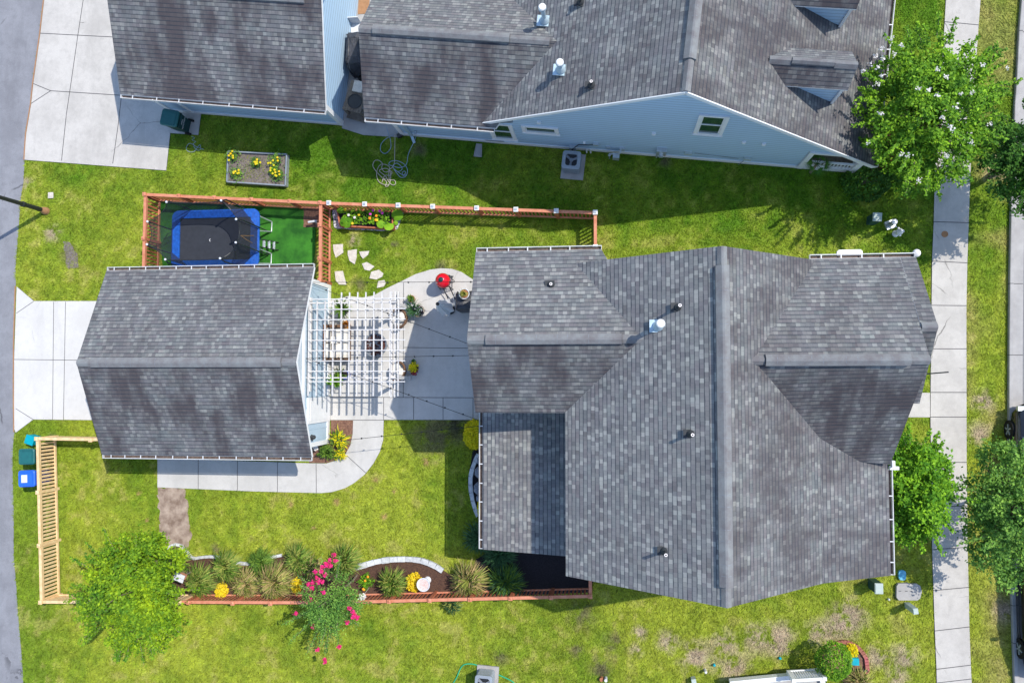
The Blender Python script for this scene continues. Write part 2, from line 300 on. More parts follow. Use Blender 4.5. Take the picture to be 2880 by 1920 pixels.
    def build(s, name, mats, parent=None, smooth=False):
        if not isinstance(mats, (list, tuple)): mats = [mats]
        vs = [s.xf(v) for v in s.v] if s.xf else s.v
        off = Vector((0, 0, 0)); p = parent; 
        while p: off += p.location; p = p.parent
        me = bpy.data.meshes.new(name); me.from_pydata([tuple(v - off) for v in vs], [], s.f)
        for m in mats: me.materials.append(M[m] if isinstance(m, str) else m)
        me.polygons.foreach_set('material_index', s.m)
        if s.uv:
            ul = me.uv_layers.new(name='UVMap')
            for fi, us in s.uv.items():
                for li, q in zip(me.polygons[fi].loop_indices, us): ul.data[li].uv = q
        if smooth: me.polygons.foreach_set('use_smooth', [True] * len(s.f))
        o = bpy.data.objects.new(name, me); COL.objects.link(o); o.parent = parent; me.update(); return o
def tag(o, label=None, cat=None, group=None, kind=None):
    if label: o['label'] = label
    if cat: o['category'] = cat
    if group: o['group'] = group
    if kind: o['kind'] = kind
    return o
def thing(name, label, cat, loc=(0, 0, 0), group=None):
    o = bpy.data.objects.new(name, None); COL.objects.link(o); o.location = loc; o.empty_display_size = .3; return tag(o, label, cat, group)
def struct(name, mb, mats): return tag(mb.build(name, mats), kind='structure')
def text_mesh(name, s, size, loc, rot, m, parent, ext=.004):
    c = bpy.data.curves.new(name, 'FONT'); c.body = s; c.size = size; c.extrude = ext; c.align_x = 'CENTER'; c.align_y = 'CENTER'
    t = bpy.data.objects.new('tmp', c); COL.objects.link(t); dg = bpy.context.evaluated_depsgraph_get(); me = bpy.data.meshes.new_from_object(t.evaluated_get(dg)); bpy.data.objects.remove(t)
    me.transform(Matrix.Translation(Vector(loc) - (parent.location if parent else Vector())) @ rot.to_4x4()); me.materials.clear(); me.materials.append(M[m])
    o = bpy.data.objects.new(name, me); COL.objects.link(o); o.parent = parent; return o
def inside(px, py, poly):
    r = np.zeros(px.shape, bool); n = len(poly)
    for i in range(n):
        x0, y0 = poly[i][0], poly[i][1]; x1, y1 = poly[(i + 1) % n][0], poly[(i + 1) % n][1]
        if y0 == y1: continue
        r ^= ((y0 > py) != (y1 > py)) & (px < (x1 - x0) * (py - y0) / (y1 - y0) + x0)
    return r
def P2(lst): return [T(*q) for q in lst]
HARD = []     # footprints kept free of grass

# ------------------------------------------------------------------ ground, roads, paving
def strip(mb, a, b, wd, z, mi): 
    a, b = Vector((a[0], a[1], 0)), Vector((b[0], b[1], 0)); d = (b - a).normalized(); n = Vector((-d.y, d.x, 0)) * wd / 2
    mb.add([(p.x, p.y, z) for p in (a + n, a - n, b - n, b + n)], [(0, 1, 2, 3)] if (a - b).cross(n).z < 0 else [(3, 2, 1, 0)], mi)
road_edge = P2([(0,0,405,0),(0,0,370,310),(0,0,305,770),(0,0,285,960),(0,0,240,1230),(0,0,225,1470),(0,1,215,100),(0,1,190,250),(0,1,165,600),(0,1,140,900),(0,1,145,1060),(0,1,130,1568),(0,2,128,400),(0,2,132,830),(0,2,118,950),(0,2,115,1200),(0,2,125,1568),(0,3,125,400),(0,3,150,700),(0,3,170,1000),(0,3,200,1350),(0,3,215,1568)])
e0, e1 = road_edge[0], road_edge[-1]
rpoly = [(e0.x + 1.2, 60), *[(p.x, p.y) for p in road_edge], (e1.x + 1.0, -60), (-34, -60), (-34, 60)]
mb = MB(); mb.prism(rpoly, -.05, .004); struct('asphalt_lane', mb, 'lane'); HARD.append(rpoly)
# neighbour driveway
dw = P2([(0,0,225,1470),(0,0,1530,1568),(0,0,1567,1225),(0,0,1825,1243),(0,0,1850,1040)])
de = P2([(0,0,405,0),(0,0,370,310),(0,0,305,770),(0,0,285,960),(0,0,240,1230)])
dpoly = [*[(p.x + .03, p.y) for p in de], *[(p.x + .0, p.y) for p in dw], (-15.5, 11.2), (-15.5, 19), (e0.x + .3, 19)]
mb = MB(); mb.prism(dpoly, -.05, .03, 0, 1)
J = lambda m_, q, a, b, wd=.028, z=.034, mi=1: strip(m_, T(*q[:2], *a), T(*(b[0:2] if len(b) == 4 else q[:2]), *(b[2:] if len(b) == 4 else b)), wd, z, mi)
for a, b in (((770,0),(720,330)),((720,330),(645,850)),((645,850),(615,1050)),((615,1050),(570,1480)),((1120,890),(1090,1150)),((1090,1150),(1040,1505)),((370,310),(1060,346)),((470,838),(1150,882)),((305,770),(470,838)),((470,838),(290,955))): J(mb, (0,0), a, b)
struct('driveway', mb, ['concrete', 'joint']); HARD.append(dpoly)
# own driveway
d1 = P2([(0,1,158,1065),(0,1,315,1198),(0,1,1100,1198)]); d2 = P2([(0,2,1000,722),(0,2,310,715),(0,2,150,835),(0,2,133,800),(0,2,135,160)])
dp = [(p.x, p.y) for p in d1 + d2]; mb = MB(); mb.prism(dp, -.05, .03, 0, 1)
for q, a, b in (((0,1),(498,1205),(0,2,488,716)),((0,1),(607,1203),(0,2,588,718)),((0,2),(135,165),(760,172)),((0,1),(155,1310),(315,1200)),((0,2),(150,615),(310,715))): J(mb, q, a, b, .022)
struct('driveway', mb, ['concrete_w', 'joint']); HARD.append(dp)
# rusty edge strips along the lane
mb = MB()
for seg in (road_edge[0:6], road_edge[10:14]):
    for a, b in zip(seg, seg[1:]): strip(mb, (a.x, a.y), (b.x, b.y), .05, .036, 0)
struct('driveway_edge', mb, ['rust'])
# patio, walkway and curved path
pat = P2([(1,1,690,1190),(1,1,850,1152),(1,1,980,1165),(1,1,1080,1148),(1,1,1200,1082),(1,1,1350,1010),(1,1,1470,950),(1,1,1600,910),(1,1,1700,897),(1,1,1800,902),(1,1,1890,932),(1,1,1990,997)])
pat += [Vector((-3.8, pat[-1].y - .35, 0)), Vector((-3.8, T(1,2,2090,718).y, 0))]
pat += P2([(1,2,1175,718),(1,2,1170,900),(1,2,1140,1010),(1,2,1080,1120),(1,2,1000,1220),(1,2,900,1300),(1,2,820,1345),(1,2,700,1380),(1,2,600,1390),(1,2,0,1375),(0,2,1450,1337),(0,2,1450,1070),(0,2,2352,1100),(1,2,500,1117),(1,2,650,1118),(1,2,740,1090),(1,2,820,1040),(1,2,870,950),(1,2,890,850),(1,2,895,720),(1,2,685,720)])
pp = [(p.x, p.y) for p in pat]; mb = MB(); mb.prism(pp, -.05, .03, 0, 1)
for q, a, b in (((1,2),(680,510),(1995,516)),((1,2),(1175,515),(1175,718)),((1,2),(895,721),(1175,721)),((1,2),(1450,515),(1450,716)),((1,2),(1720,515),(1720,716)),((1,2),(1995,516),(1995,716)),((1,1),(1358,1030),(1,2,1355,512)),((1,2),(1360,55),(1980,62)),((1,2),(835,1045),(1015,1208)),((1,2),(555,1118),(557,1388)),((1,2),(200,1108),(200,1378)),((0,2),(1825,1085),(1825,1352)),((0,2),(2185,1095),(2185,1365)),((1,1),(690,1350),(1358,1352))): J(mb, q, a, b, .022)
struct('patio', mb, ['concrete_p', 'joint']); HARD.append(pp)
# pavement on the right
swl = P2([(3,0,1632,0),(3,0,1600,560),(3,1,1530,50),(3,1,1520,470),(3,1,1505,830),(3,1,1500,1240),(3,1,1500,1568),(3,2,1493,300),(3,2,1490,700),(3,2,1495,1000),(3,2,1502,1500),(3,3,1505,320),(3,3,1517,700),(3,3,1530,1080),(3,3,1545,1430),(3,3,1548,1568)])
swr = P2([(3,0,1950,0),(3,0,1930,260),(3,0,1908,580),(3,1,1855,50),(3,1,1840,480),(3,1,1828,850),(3,1,1820,1240),(3,1,1820,1568),(3,2,1822,1100),(3,2,1828,1568),(3,3,1830,320),(3,3,1840,680),(3,3,1847,1050),(3,3,1860,1400),(3,3,1868,1568)])
sw = [(swl[0].x + .2, 40), *[(p.x, p.y) for p in swl], (swl[-1].x, -40), (swr[-1].x, -40), *[(p.x, p.y) for p in swr[::-1]], (swr[0].x + .2, 40)]
mb = MB(); mb.prism(sw, -.05, .03, 0, 1)
for q, a, b in (((3,0),(1620,205),(1934,235)),((3,0),(1600,556),(1908,582)),((3,1),(1530,97),(1853,107)),((3,1),(1520,471),(1840,480)),((3,1),(1506,832),(1828,848)),((3,1),(1500,1237),(1820,1240)),((3,2),(1500,68),(1820,68)),((3,2),(1490,467),(1822,467)),((3,2),(1490,693),(1822,693)),((3,2),(1497,1108),(1822,1108)),((3,2),(1503,1512),(1828,1508)),((3,3),(1506,340),(1832,318)),((3,3),(1518,715),(1840,685)),((3,3),(1531,1085),(1848,1048)),((3,3),(1545,1437),(1862,1398)),((3,3),(1548,1562),(1868,1525))): J(mb, q, a, b, .026)
struct('pavement', mb, ['concrete', 'joint']); HARD.append(sw)
fw = [(p.x, p.y) for p in P2([(3,2,1486,470),(3,2,1200,470),(3,2,1200,695),(3,2,1486,695)])]; mb = MB(); mb.prism(fw, -.05, .026, 0, 1); struct('front_path', mb, ['concrete', 'joint']); HARD.append(fw)
# kerb, gutter, street
kl = P2([(3,0,2315,0),(3,0,2290,300),(3,0,2268,750),(3,0,2250,980),(3,1,2235,0),(3,1,2220,250),(3,1,2207,900),(3,1,2200,1568),(3,2,2198,600),(3,2,2200,1100),(3,3,2205,100),(3,3,2215,550),(3,3,2228,900),(3,3,2245,1490),(3,3,2250,1568)])
kl = [Vector((kl[0].x + 1.0, 40, 0))] + kl + [Vector((kl[-1].x + .6, -40, 0))]
mb = MB(); prof = [(0, .0), (0, .14), (.02, .15), (.12, .145), (.15, .03), (.50, .015), (.50, -.05)]
vs = []; k = len(prof)
for p in kl: vs += [(p.x + d, p.y, z) for d, z in prof]
mb.add(vs, [(i * k + j, i * k + j + 1, (i + 1) * k + j + 1, (i + 1) * k + j) for i in range(len(kl) - 1) for j in range(k - 1)])
for (c, r, x, y) in ((3,0,2290,300),(3,1,2212,422),(3,1,2203,1040),(3,2,2199,125),(3,2,2199,765),(3,3,2222,845),(3,3,2236,1190)):
    p = T(c, r, x, y); mb.add([(p.x + d, p.y + s_, z + .005) for s_ in (-.012, .012) for d, z in prof[:6]], [(j, j + 1, 7 + j, 6 + j) for j in range(5)], 1)
struct('kerb', mb, ['concrete_old', 'joint'])
st = [(p.x + .49, p.y) for p in kl] + [(40, -40), (40, 40)]; mb = MB(); mb.prism(st, -.06, .012); struct('street', mb, 'street')
HARD.append([(p.x - .01, p.y) for p in kl] + [(40, -40), (40, 40)])
# bare soil, mulch and turf areas
def patch(name, pts, m, z, hard=True, jitter=0):
    pl = [(p[0], p[1]) for p in pts]
    if jitter:
        q = []
        for i in range(len(pl)):
            a, b = pl[i], pl[(i + 1) % len(pl)]; L = math.dist(a, b); n = max(1, int(L / .12))
            for j in range(n): t_ = j / n; q.append((a[0] + (b[0] - a[0]) * t_ + random.uniform(-jitter, jitter), a[1] + (b[1] - a[1]) * t_ + random.uniform(-jitter, jitter)))
        pl = q
    mb = MB(); mb.prism(pl, -.03, z); o = struct(name, mb, m)
    if hard: HARD.append(pl)
    return o
turf = [(p.x, p.y) for p in (T(0,1,1455,270), T(1,1,40,310), T(1,1,560,310), T(1,1,528,1010))] + [(-10.75, 3.2), (-17.7, 3.2)]
patch('artificial_turf', turf, 'turf', .018)
patch('mulch_patch', P2([(1,1,440,325),(1,1,600,330),(1,1,590,525),(1,1,440,515)]), 'mulch_r', .03, True, .02)
patch('soil_strip', P2([(0,2,1450,1338),(0,2,1690,1350),(0,2,1740,1568),(0,3,1750,100),(0,3,1760,250),(0,3,1700,330),(0,3,1600,300),(0,3,1520,400),(0,3,1480,150),(0,3,1465,0)]), 'soil', .02, True, .07)
patch('dark_soil_patch', P2([(0,1,580,660),(0,1,640,650),(0,1,700,760),(0,1,730,890),(0,1,620,905),(0,1,600,780)]), 'soil_d', .014, False, .04)
patch('mulch_bed', P2([(1,2,690,722),(1,2,893,722),(1,2,888,850),(1,2,868,950),(1,2,818,1040),(1,2,738,1088),(1,2,648,1114),(1,2,490,1112),(1,2,490,950),(1,2,690,880)]), 'mulch_r', .028)
patch('gravel_bed', P2([(1,1,700,350),(1,1,1360,375),(1,1,1300,540),(1,1,1150,555),(1,1,720,530)]), 'gravel', .026, True, .02)
bed1 = P2([(0,3,1520,380),(0,3,1600,300),(0,3,1680,310),(0,3,1760,430),(0,3,1900,405),(0,3,2050,415),(0,3,2200,465),(0,3,2352,480),(1,3,130,420),(1,3,280,385),(1,3,450,400),(1,3,560,460),(1,3,800,520),(1,3,920,505),(1,3,1050,470),(1,3,1200,430),(1,3,1400,415),(1,3,1560,440),(1,3,1700,520),(1,3,1780,570),(1,3,2050,500),(1,3,2150,400),(1,3,2352,330)]) + [Vector((-1.1, T(2,3,0,350).y, 0)), Vector((.4, -5.4, 0))] + P2([(2,3,700,735),(2,3,0,765),(1,3,1200,795),(0,3,2352,800),(0,3,1655,795),(0,3,1500,600)])
# reddish mulch to the left, black mulch beside the house
patch('planting_bed', bed1, 'mulch', .03)
patch('black_mulch_bed', [T(1,3,2020,430), T(1,3,2200,330), Vector((-4.0, -5.2, 0)), Vector((-.9, -5.2, 0)), Vector((.45, -5.4, 0)), T(2,3,690,728), T(2,3,0,760), T(1,3,1960,770)], 'mulch_k', .036, False)
patch('side_bed', [(p.x, p.y) for p in P2([(1,2,1990,1010),(1,2,1945,1300),(1,2,2010,1568),(1,3,2060,60)])] + [(-4, -4.2), (-4, -1.6)], 'mulch_k', .03)
patch('neighbour_patio', [FR((-11.5, 8.62, 0)), FR((-10.6, 8.42, 0)), FR((-9.2, 8.45, 0)), FR((-9.1, 9.0, 0)), FR((-9.1, 17, 0)), FR((-11.5, 17, 0))], 'concrete_old', .03)

# ------------------------------------------------------------------ lawn: tinted ground sheet plus grass blades
def vnoise(x, y, s, seed):
    g = np.random.default_rng(seed).random((256, 256)); X = x / s + 57.3; Y = y / s + 91.7; i = np.floor(X).astype(int); j = np.floor(Y).astype(int)
    fx = X - i; fy = Y - j; fx = fx * fx * (3 - 2 * fx); fy = fy * fy * (3 - 2 * fy); i &= 255; j &= 255; a = (i + 1) & 255; b = (j + 1) & 255
    return (g[i, j] * (1 - fx) + g[a, j] * fx) * (1 - fy) + (g[i, b] * (1 - fx) + g[a, b] * fx) * fy
DEAD = [(T(c, r, x, y), rr, k) for c, r, x, y, rr, k in ((2,3,2260,1160,.75,1),(2,3,1950,1200,.6,1),(3,3,750,950,.8,1),(3,3,460,1110,.6,1),(3,3,130,1120,.6,1),(3,3,1000,1330,.55,1),(3,3,1250,1330,.6,1),(3,3,650,1060,.7,1),(2,3,1430,1190,.5,1),(2,3,1180,1100,.35,1),(2,3,1700,1330,.8,1),(2,3,2050,1430,.8,1),(2,3,1150,1270,.3,1),(3,3,100,1250,.5,1),(3,3,1180,1520,.5,1),(2,3,950,1200,.55,2),(2,3,850,1500,.35,3),(2,3,820,1420,.55,2),(2,3,600,1260,.35,2),(2,3,640,930,.7,2),(3,2,1980,550,.5,1),(3,2,1950,850,.55,1),(3,1,2100,40,.5,1),(3,0,2150,1400,.5,1),(0,1,640,780,.5,2),(0,1,480,560,.5,1),(1,1,1270,670,.25,2),(1,1,950,1050,.35,2),(1,1,900,640,.3,1),(1,2,1650,860,1.2,2),(1,2,1850,760,.8,3),(1,2,1560,1105,.2,4),(1,2,1095,1275,.13,4),(1,2,1270,1370,.13,4),(1,2,320,1495,.12,4),(1,2,740,1470,.18,4),(1,3,530,140,.12,4),(1,3,1180,40,.15,4),(0,2,1280,1395,.12,4),(0,3,1980,340,.3,2),(0,3,1350,75,.12,4),(1,1,1700,880,.3,2),(1,3,2250,1330,.35,2),(0,1,250,120,.3,1),(1,0,1500,1380,.4,2),(2,0,1400,1480,.35,2),(3,2,1400,990,.4,1),(3,3,2170,900,.5,1),(0,2,480,860,.2,2))]
def tint(x, y):
    n1 = vnoise(x, y, 2.6, 1); n2 = vnoise(x, y, .8, 2); n3 = vnoise(x, y, .25, 3); n4 = vnoise(x, y, .09, 4)
    m = np.clip(.40 * n1 + .32 * n2 + .28 * n3, 0, 1)
    green = np.array([.10, .235, .008]); yel = np.array([.375, .44, .040]); tan = np.array([.47, .40, .15])
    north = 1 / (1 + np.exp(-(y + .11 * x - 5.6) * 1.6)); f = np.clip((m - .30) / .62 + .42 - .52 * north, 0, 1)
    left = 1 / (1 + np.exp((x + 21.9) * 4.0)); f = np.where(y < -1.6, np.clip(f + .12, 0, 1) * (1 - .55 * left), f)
    right = 1 / (1 + np.exp(-(x - 9.7) * 3)); verge = (x > 12.0) * 1.0; f = np.clip(f + .22 * verge, 0, 1)
    c = green * (1 - f[:, None]) + yel * f[:, None]
    d = np.clip((n2 * .4 + n3 * .4 + n4 * .2 - .62) * 4, 0, .42) * (1 - .6 * north); d = np.clip(d + verge * np.clip((n2 - .35) * 1.1, 0, .5), 0, .7); c = c * (1 - d[:, None]) + tan * d[:, None]
    cols = {1: np.array([.56, .42, .34]), 2: np.array([.17, .135, .095]), 3: np.array([.07, .06, .05]), 4: np.array([.46, .26, .15])}
    for p, r, k in DEAD:
        q = np.sqrt((x - p.x) ** 2 + (y - p.y) ** 2) / r; a = np.clip((1.15 - q) * 1.1, 0, 1) * np.clip((n3 * .55 + n4 * .45 + .25 * (1.1 - q) - .47) * 5.5, 0, 1) * (.85 if k != 2 else .75)
        c = c * (1 - a[:, None]) + cols[k] * a[:, None]
    mow = .5 + .5 * np.sin((x * .35 + y) * 2 * np.pi / 1.1); c = c * (1 - .10 * (mow * (y < -6.2))[:, None])
    return c * ((.72 + .48 * n4 + .10 * n3)[:, None])
nx, ny = 330, 240; gx = np.linspace(-25.5, 15.5, nx); gy = np.linspace(-14, 18, ny); X, Y = np.meshgrid(gx, gy); xs, ys = X.ravel(), Y.ravel()
zz = (vnoise(xs, ys, 1.1, 11) - .5) * .012 - .012
vs = np.stack([xs, ys, zz], 1).tolist(); idx = np.arange(nx * ny).reshape(ny, nx)
fs = np.stack([idx[:-1, :-1], idx[:-1, 1:], idx[1:, 1:], idx[1:, :-1]], -1).reshape(-1, 4).tolist()
b0 = len(vs); big = [(-260, -260), (260, -260), (260, 260), (-260, 260)]; vs += [(x, y, -.04) for x, y in big]; fs.append([b0, b0 + 1, b0 + 2, b0 + 3])
me = bpy.data.meshes.new('lawn'); me.from_pydata(vs, [], fs); me.materials.append(M['lawn'])
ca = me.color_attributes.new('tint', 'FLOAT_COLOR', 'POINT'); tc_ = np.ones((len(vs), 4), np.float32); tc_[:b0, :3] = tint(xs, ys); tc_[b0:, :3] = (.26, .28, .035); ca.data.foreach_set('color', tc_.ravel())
lawn = bpy.data.objects.new('lawn', me); COL.objects.link(lawn); tag(lawn, kind='structure')
FOOT = [[(-17.8, -2.4), (-10.8, -2.4), (-10.8, 3.7), (-17.8, 3.7)], [(-3.8, -1), (8, -5.6), (8, 3.3), (-3.8, 3.3)], [(-1, -5.6), (8, -5.6), (8, 3.2), (-1, 3.2)],
        [FR((-18.9, 8.8, 0))[:2], FR((-11.5, 8.8, 0))[:2], FR((-11.5, 16, 0))[:2], FR((-18.9, 16, 0))[:2]], [FR((-9.1, 8.6, 0))[:2], FR((7.9, 8.6, 0))[:2], FR((7.9, 22, 0))[:2], FR((-9.1, 22, 0))[:2]]]
def grass_blades(name, N, x0, x1, y0, y1, seed):
    g = np.random.default_rng(seed); x = g.uniform(x0, x1, N); y = g.uniform(y0, y1, N); ok = np.ones(N, bool)
    for pl in HARD + FOOT: ok &= ~inside(x, y, pl)
    x, y = x[ok], y[ok]; n = len(x); a = g.uniform(0, 2 * PI, n) * .65 + (vnoise(x, y, .5, 21) * 6); L = g.uniform(.05, .12, n); h = g.uniform(.018, .055, n); wd = g.uniform(.009, .02, n)
    dx, dy = np.cos(a), np.sin(a); v = np.zeros((n, 3, 3), np.float32)
    v[:, 0] = np.stack([x - dy * wd, y + dx * wd, np.full(n, -.008)], 1); v[:, 1] = np.stack([x + dy * wd, y - dx * wd, np.full(n, -.008)], 1)
    v[:, 2] = np.stack([x + dx * L, y + dy * L, h], 1)
    me = bpy.data.meshes.new(name); me.vertices.add(n * 3); me.vertices.foreach_set('co', v.ravel()); me.loops.add(n * 3); me.loops.foreach_set('vertex_index', np.arange(n * 3, dtype=np.int32))
    me.polygons.add(n); me.polygons.foreach_set('loop_start', np.arange(0, n * 3, 3, dtype=np.int32)); me.polygons.foreach_set('loop_total', np.full(n, 3, np.int32)); me.update(calc_edges=True)
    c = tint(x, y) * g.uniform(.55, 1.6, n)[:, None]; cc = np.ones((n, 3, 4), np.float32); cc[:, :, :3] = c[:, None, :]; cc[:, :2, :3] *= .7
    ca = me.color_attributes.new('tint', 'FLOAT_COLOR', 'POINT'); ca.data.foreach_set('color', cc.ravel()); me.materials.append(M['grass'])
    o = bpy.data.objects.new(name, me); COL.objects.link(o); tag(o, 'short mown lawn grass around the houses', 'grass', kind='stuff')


# ------------------------------------------------------------------ building pieces
def gutter(parent, a, b, out, name='gutter', drop=.02, step=.62, xf=None, z=None):
    a, b, out = Vector(a), Vector(b), Vector(out).normalized(); L = (b - a).length; d = (b - a).normalized(); mb = MB(xf)
    w_, h_ = .125, .11; dn = Vector((0, 0, -1))
    mb.bar(a + out * .006 + dn * (h_ / 2 + drop), b + out * .006 + dn * (h_ / 2 + drop), .01, h_, 0)
    mb.bar(a + out * w_ + dn * (h_ / 2 + drop - .015), b + out * w_ + dn * (h_ / 2 + drop - .015), .022, h_, 0)
    mb.bar(a + out * w_ / 2 + dn * (h_ + drop - .006), b + out * w_ / 2 + dn * (h_ + drop - .006), w_ - .034, .01, 1)
    for p in (a, b): mb.bar(p + dn * (h_ / 2 + drop - .01), p + out * (w_ + .01) + dn * (h_ / 2 + drop - .01), .014, h_ + .004, 0)
    n = int(L / step)
    for i in range(n): p = a + d * (step * (i + .5 + random.uniform(-.06, .06))); mb.bar(p + dn * (drop - .008), p + out * (w_ + .008) + dn * (drop - .008), .035, .008, 0)
    return mb.build(name, ['gutter_white', 'gutter_in'], parent)
def ridge_cap(parent, a, b, wd=.30, xf=None, name='ridge_vent', rise=.07, slope=.5):
    a, b = Vector(a), Vector(b); d = (b - a).normalized(); sd = Vector((-d.y, d.x, 0)); mb = MB(xf); w2 = wd / 2; vs = []
    for p in (a, b):
        for o_, z in ((-w2, -w2 * slope - .035), (-w2, rise - w2 * slope), (-.03, rise), (.03, rise), (w2, rise - w2 * slope), (w2, -w2 * slope - .035)): vs.append(p + sd * o_ + Vector((0, 0, z)))
    fs = [(i, i + 1, i + 7, i + 6) for i in range(5)] + [(0, 5, 4, 3, 2, 1), (6, 7, 8, 9, 10, 11)]
    mb.add(vs, fs, 0)
    L = (b - a).length
    for i in range(1, int(L / .3)):          # overlapping cap shingles
        p = a + d * (i * .3)
        for s_ in (-1, 1): mb.bar(p + sd * s_ * (w2 - .012) + Vector((0, 0, rise - w2 * slope + .004)), p + sd * s_ * .02 + Vector((0, 0, rise + .004)), .012, .006, 1 if i % 3 else 0)
    return mb.build(name, ['cap', 'grey_d'], parent)
def capline(parent, a, b, sl, xf=None): return ridge_cap(parent, a, b, .26, xf, 'ridge_shingles', .018, sl)
def pipe_vent(parent, p, h=.32, xf=None):
    mb = MB(xf); p = Vector(p); mb.box(p + Vector((-.05, 0, .015)), (.30, .24, .02), mi=0); mb.lathe(p, [(.11, -.02), (.10, .07), (.055, .13)], 16, 0); o = mb.build('pipe_vent', ['dark'], parent, False)
    mb = MB(xf); mb.lathe(p, [(.042, 0), (.042, h)], 14, 0); mb.lathe(p, [(.030, h), (.046, h), (.046, h + .012), (.024, h + .012)], 14, 1); mb.lathe(p, [(.022, h + .008), (.022, h + .014)], 10, 2); mb.build('pipe', ['dark', 'pvc_lid', 'black'], o); return o
def flue(parent, p, h, xf=None, storm=True):
    mb = MB(xf); p = Vector(p); mb.box(p + Vector((-.04, 0, .02)), (.42, .36, .015), mi=0); mb.lathe(p, [(.17, -.03), (.15, .10), (.075, .26)], 18, 0); o = mb.build('flue', ['pipe_b'], parent)
    mb = MB(xf); mb.lathe(p, [(.07, 0), (.07, h)], 16, 0); mb.lathe(p, [(.13, h - .05), (.115, h + .02)], 18, 0); mb.lathe(p, [(.12, h + .02), (.12, h + .05), (.09, h + .085), (.01, h + .095)], 18, 1); mb.build('flue_cap', ['pipe_b', 'white'], o); return o
def window(parent, c, wd, h, nrm, xf=None, rail=True):   # window on a vertical wall; nrm points outwards
    c = Vector(c); n = Vector(nrm).normalized(); s_ = Vector((-n.y, n.x, 0)); up = Vector((0, 0, 1)); mb = MB(xf); f = .11
    for k in (-1, 1):
        mb.bar(c + s_ * k * (wd / 2 + f / 2) - up * (h / 2 + f) + n * .02, c + s_ * k * (wd / 2 + f / 2) + up * (h / 2 + f) + n * .02, f, .07, 0)
        mb.bar(c - s_ * (wd / 2) + up * k * (h / 2 + f / 2) + n * .022, c + s_ * (wd / 2) + up * k * (h / 2 + f / 2) + n * .022, .074, f, 0)
    if rail: mb.bar(c - s_ * wd / 2 + n * .015, c + s_ * wd / 2 + n * .015, .03, .05, 0)
    for k in (-1, 1): mb.bar(c + s_ * k * (wd / 2 - .025) - up * h / 2 + n * .013, c + s_ * k * (wd / 2 - .025) + up * h / 2 + n * .013, .05, .024, 0)
    o = mb.build('window', ['white'], parent); mb = MB(xf); mb.bar(c - s_ * wd / 2 + n * .004, c + s_ * wd / 2 + n * .004, .006, h, 0); mb.build('pane', ['glass'], o)
    mb = MB(xf); mb.bar(c - s_ * (wd / 2 + f + .03) - up * (h / 2 + f + .02) + n * .04, c + s_ * (wd / 2 + f + .03) - up * (h / 2 + f + .02) + n * .04, .09, .03, 0); mb.build('sill', ['white'], o); return o
def pentagon(mb, prof, a0, a1, axis, mi=0):   # solid wall body: profile (across, z) swept along an axis
    n = len(prof); v = []
    for t_ in (a0, a1): v += [((t_, p, z) if axis == 0 else (p, t_, z)) for p, z in prof]
    mb.add(v, [tuple(range(n))[::-1], tuple(range(n, 2 * n))] + [(i, (i + 1) % n, n + (i + 1) % n, n + i) for i in range(n)], mi)

# ------------------------------------------------------------------ own garage
g = thing('garage', 'detached garage with straight gabled grey shingle roof beside the white pergola', 'garage', (-14.4, .6, 0))
mb = MB(); pentagon(mb, [(-2.42, 0), (-2.42, 2.75), (.6, 4.1), (3.68, 2.75), (3.68, 0)], -17.9, -10.82, 0); wall = mb.build('wall', 'side_g', g)
mb = MB(); L0, L1 = -18.38, -10.42
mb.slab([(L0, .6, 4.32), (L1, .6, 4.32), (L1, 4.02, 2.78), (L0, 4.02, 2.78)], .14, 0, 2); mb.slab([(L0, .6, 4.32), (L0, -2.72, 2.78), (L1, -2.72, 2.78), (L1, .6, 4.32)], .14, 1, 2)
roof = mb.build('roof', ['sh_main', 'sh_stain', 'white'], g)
ridge_cap(roof, (-17.83, .6, 4.34), (-10.94, .6, 4.34), .34, slope=.42); capline(roof, (L0 + .01, .6, 4.33), (-17.84, .6, 4.33), .45); capline(roof, (-10.93, .6, 4.33), (L1 - .01, .6, 4.33), .45)
gutter(g, (L0 + .02, 4.02, 2.78), (L1 - .02, 4.02, 2.78), (0, 1, 0), step=.6); gutter(g, (L0 + .02, -2.72, 2.78), (L1 - .02, -2.72, 2.78), (0, -1, 0), step=.6)
mb = MB(); xw = -10.80                       # trim of the gable wall facing the patio
for y in (-2.37, 3.63): mb.box((xw - .02, y, 1.37), (.10, .16, 2.70))
mb.box((xw + .0, .6, 2.68), (.05, 5.9, .16)); mb.box((xw + .0, .6, .14), (.06, 5.9, .24)); mb.build('corner_trim', 'white', g)
mb = MB()
for i in range(15):
    y = -2.2 + i * .4
    mb.box((xw - .005, y, 1.43), (.03, .045, 2.33))
mb.box((xw - .012, .6, 1.43), (.012, 5.86, 2.33)); mb.build('wall_panel', 'batten', g)
dy = (T(1,2,690,510).y + T(1,2,690,715).y) / 2 - .02
mb = MB(); mb.box((xw + .02, dy, 1.18), (.06, .95, 2.28)); mb.box((xw + .045, dy, 1.12), (.03, .74, 2.0)); d_ = mb.build('door', 'white', g); mb = MB(); mb.ball((xw + .10, dy + .3, 1.0), .035); mb.build('handle', 'steel', d_)
mb = MB(); mb.bar((-10.62, T(1,2,650,870).y + .14, 2.2), (-10.55, T(1,2,650,870).y + .1, 2.5), .12, .16); mb.ball((-10.6, T(1,2,650,870).y + .12, 2.15), .08); mb.build('wall_lamp', 'black', g)
mb = MB(); mb.box((-17.93, .55, 1.1), (.05, 4.9, 2.15)); 
for k in range(1, 4): mb.box((-17.965, .55, k * .54), (.02, 4.86, .02))
mb.build('garage_door', 'white', g)

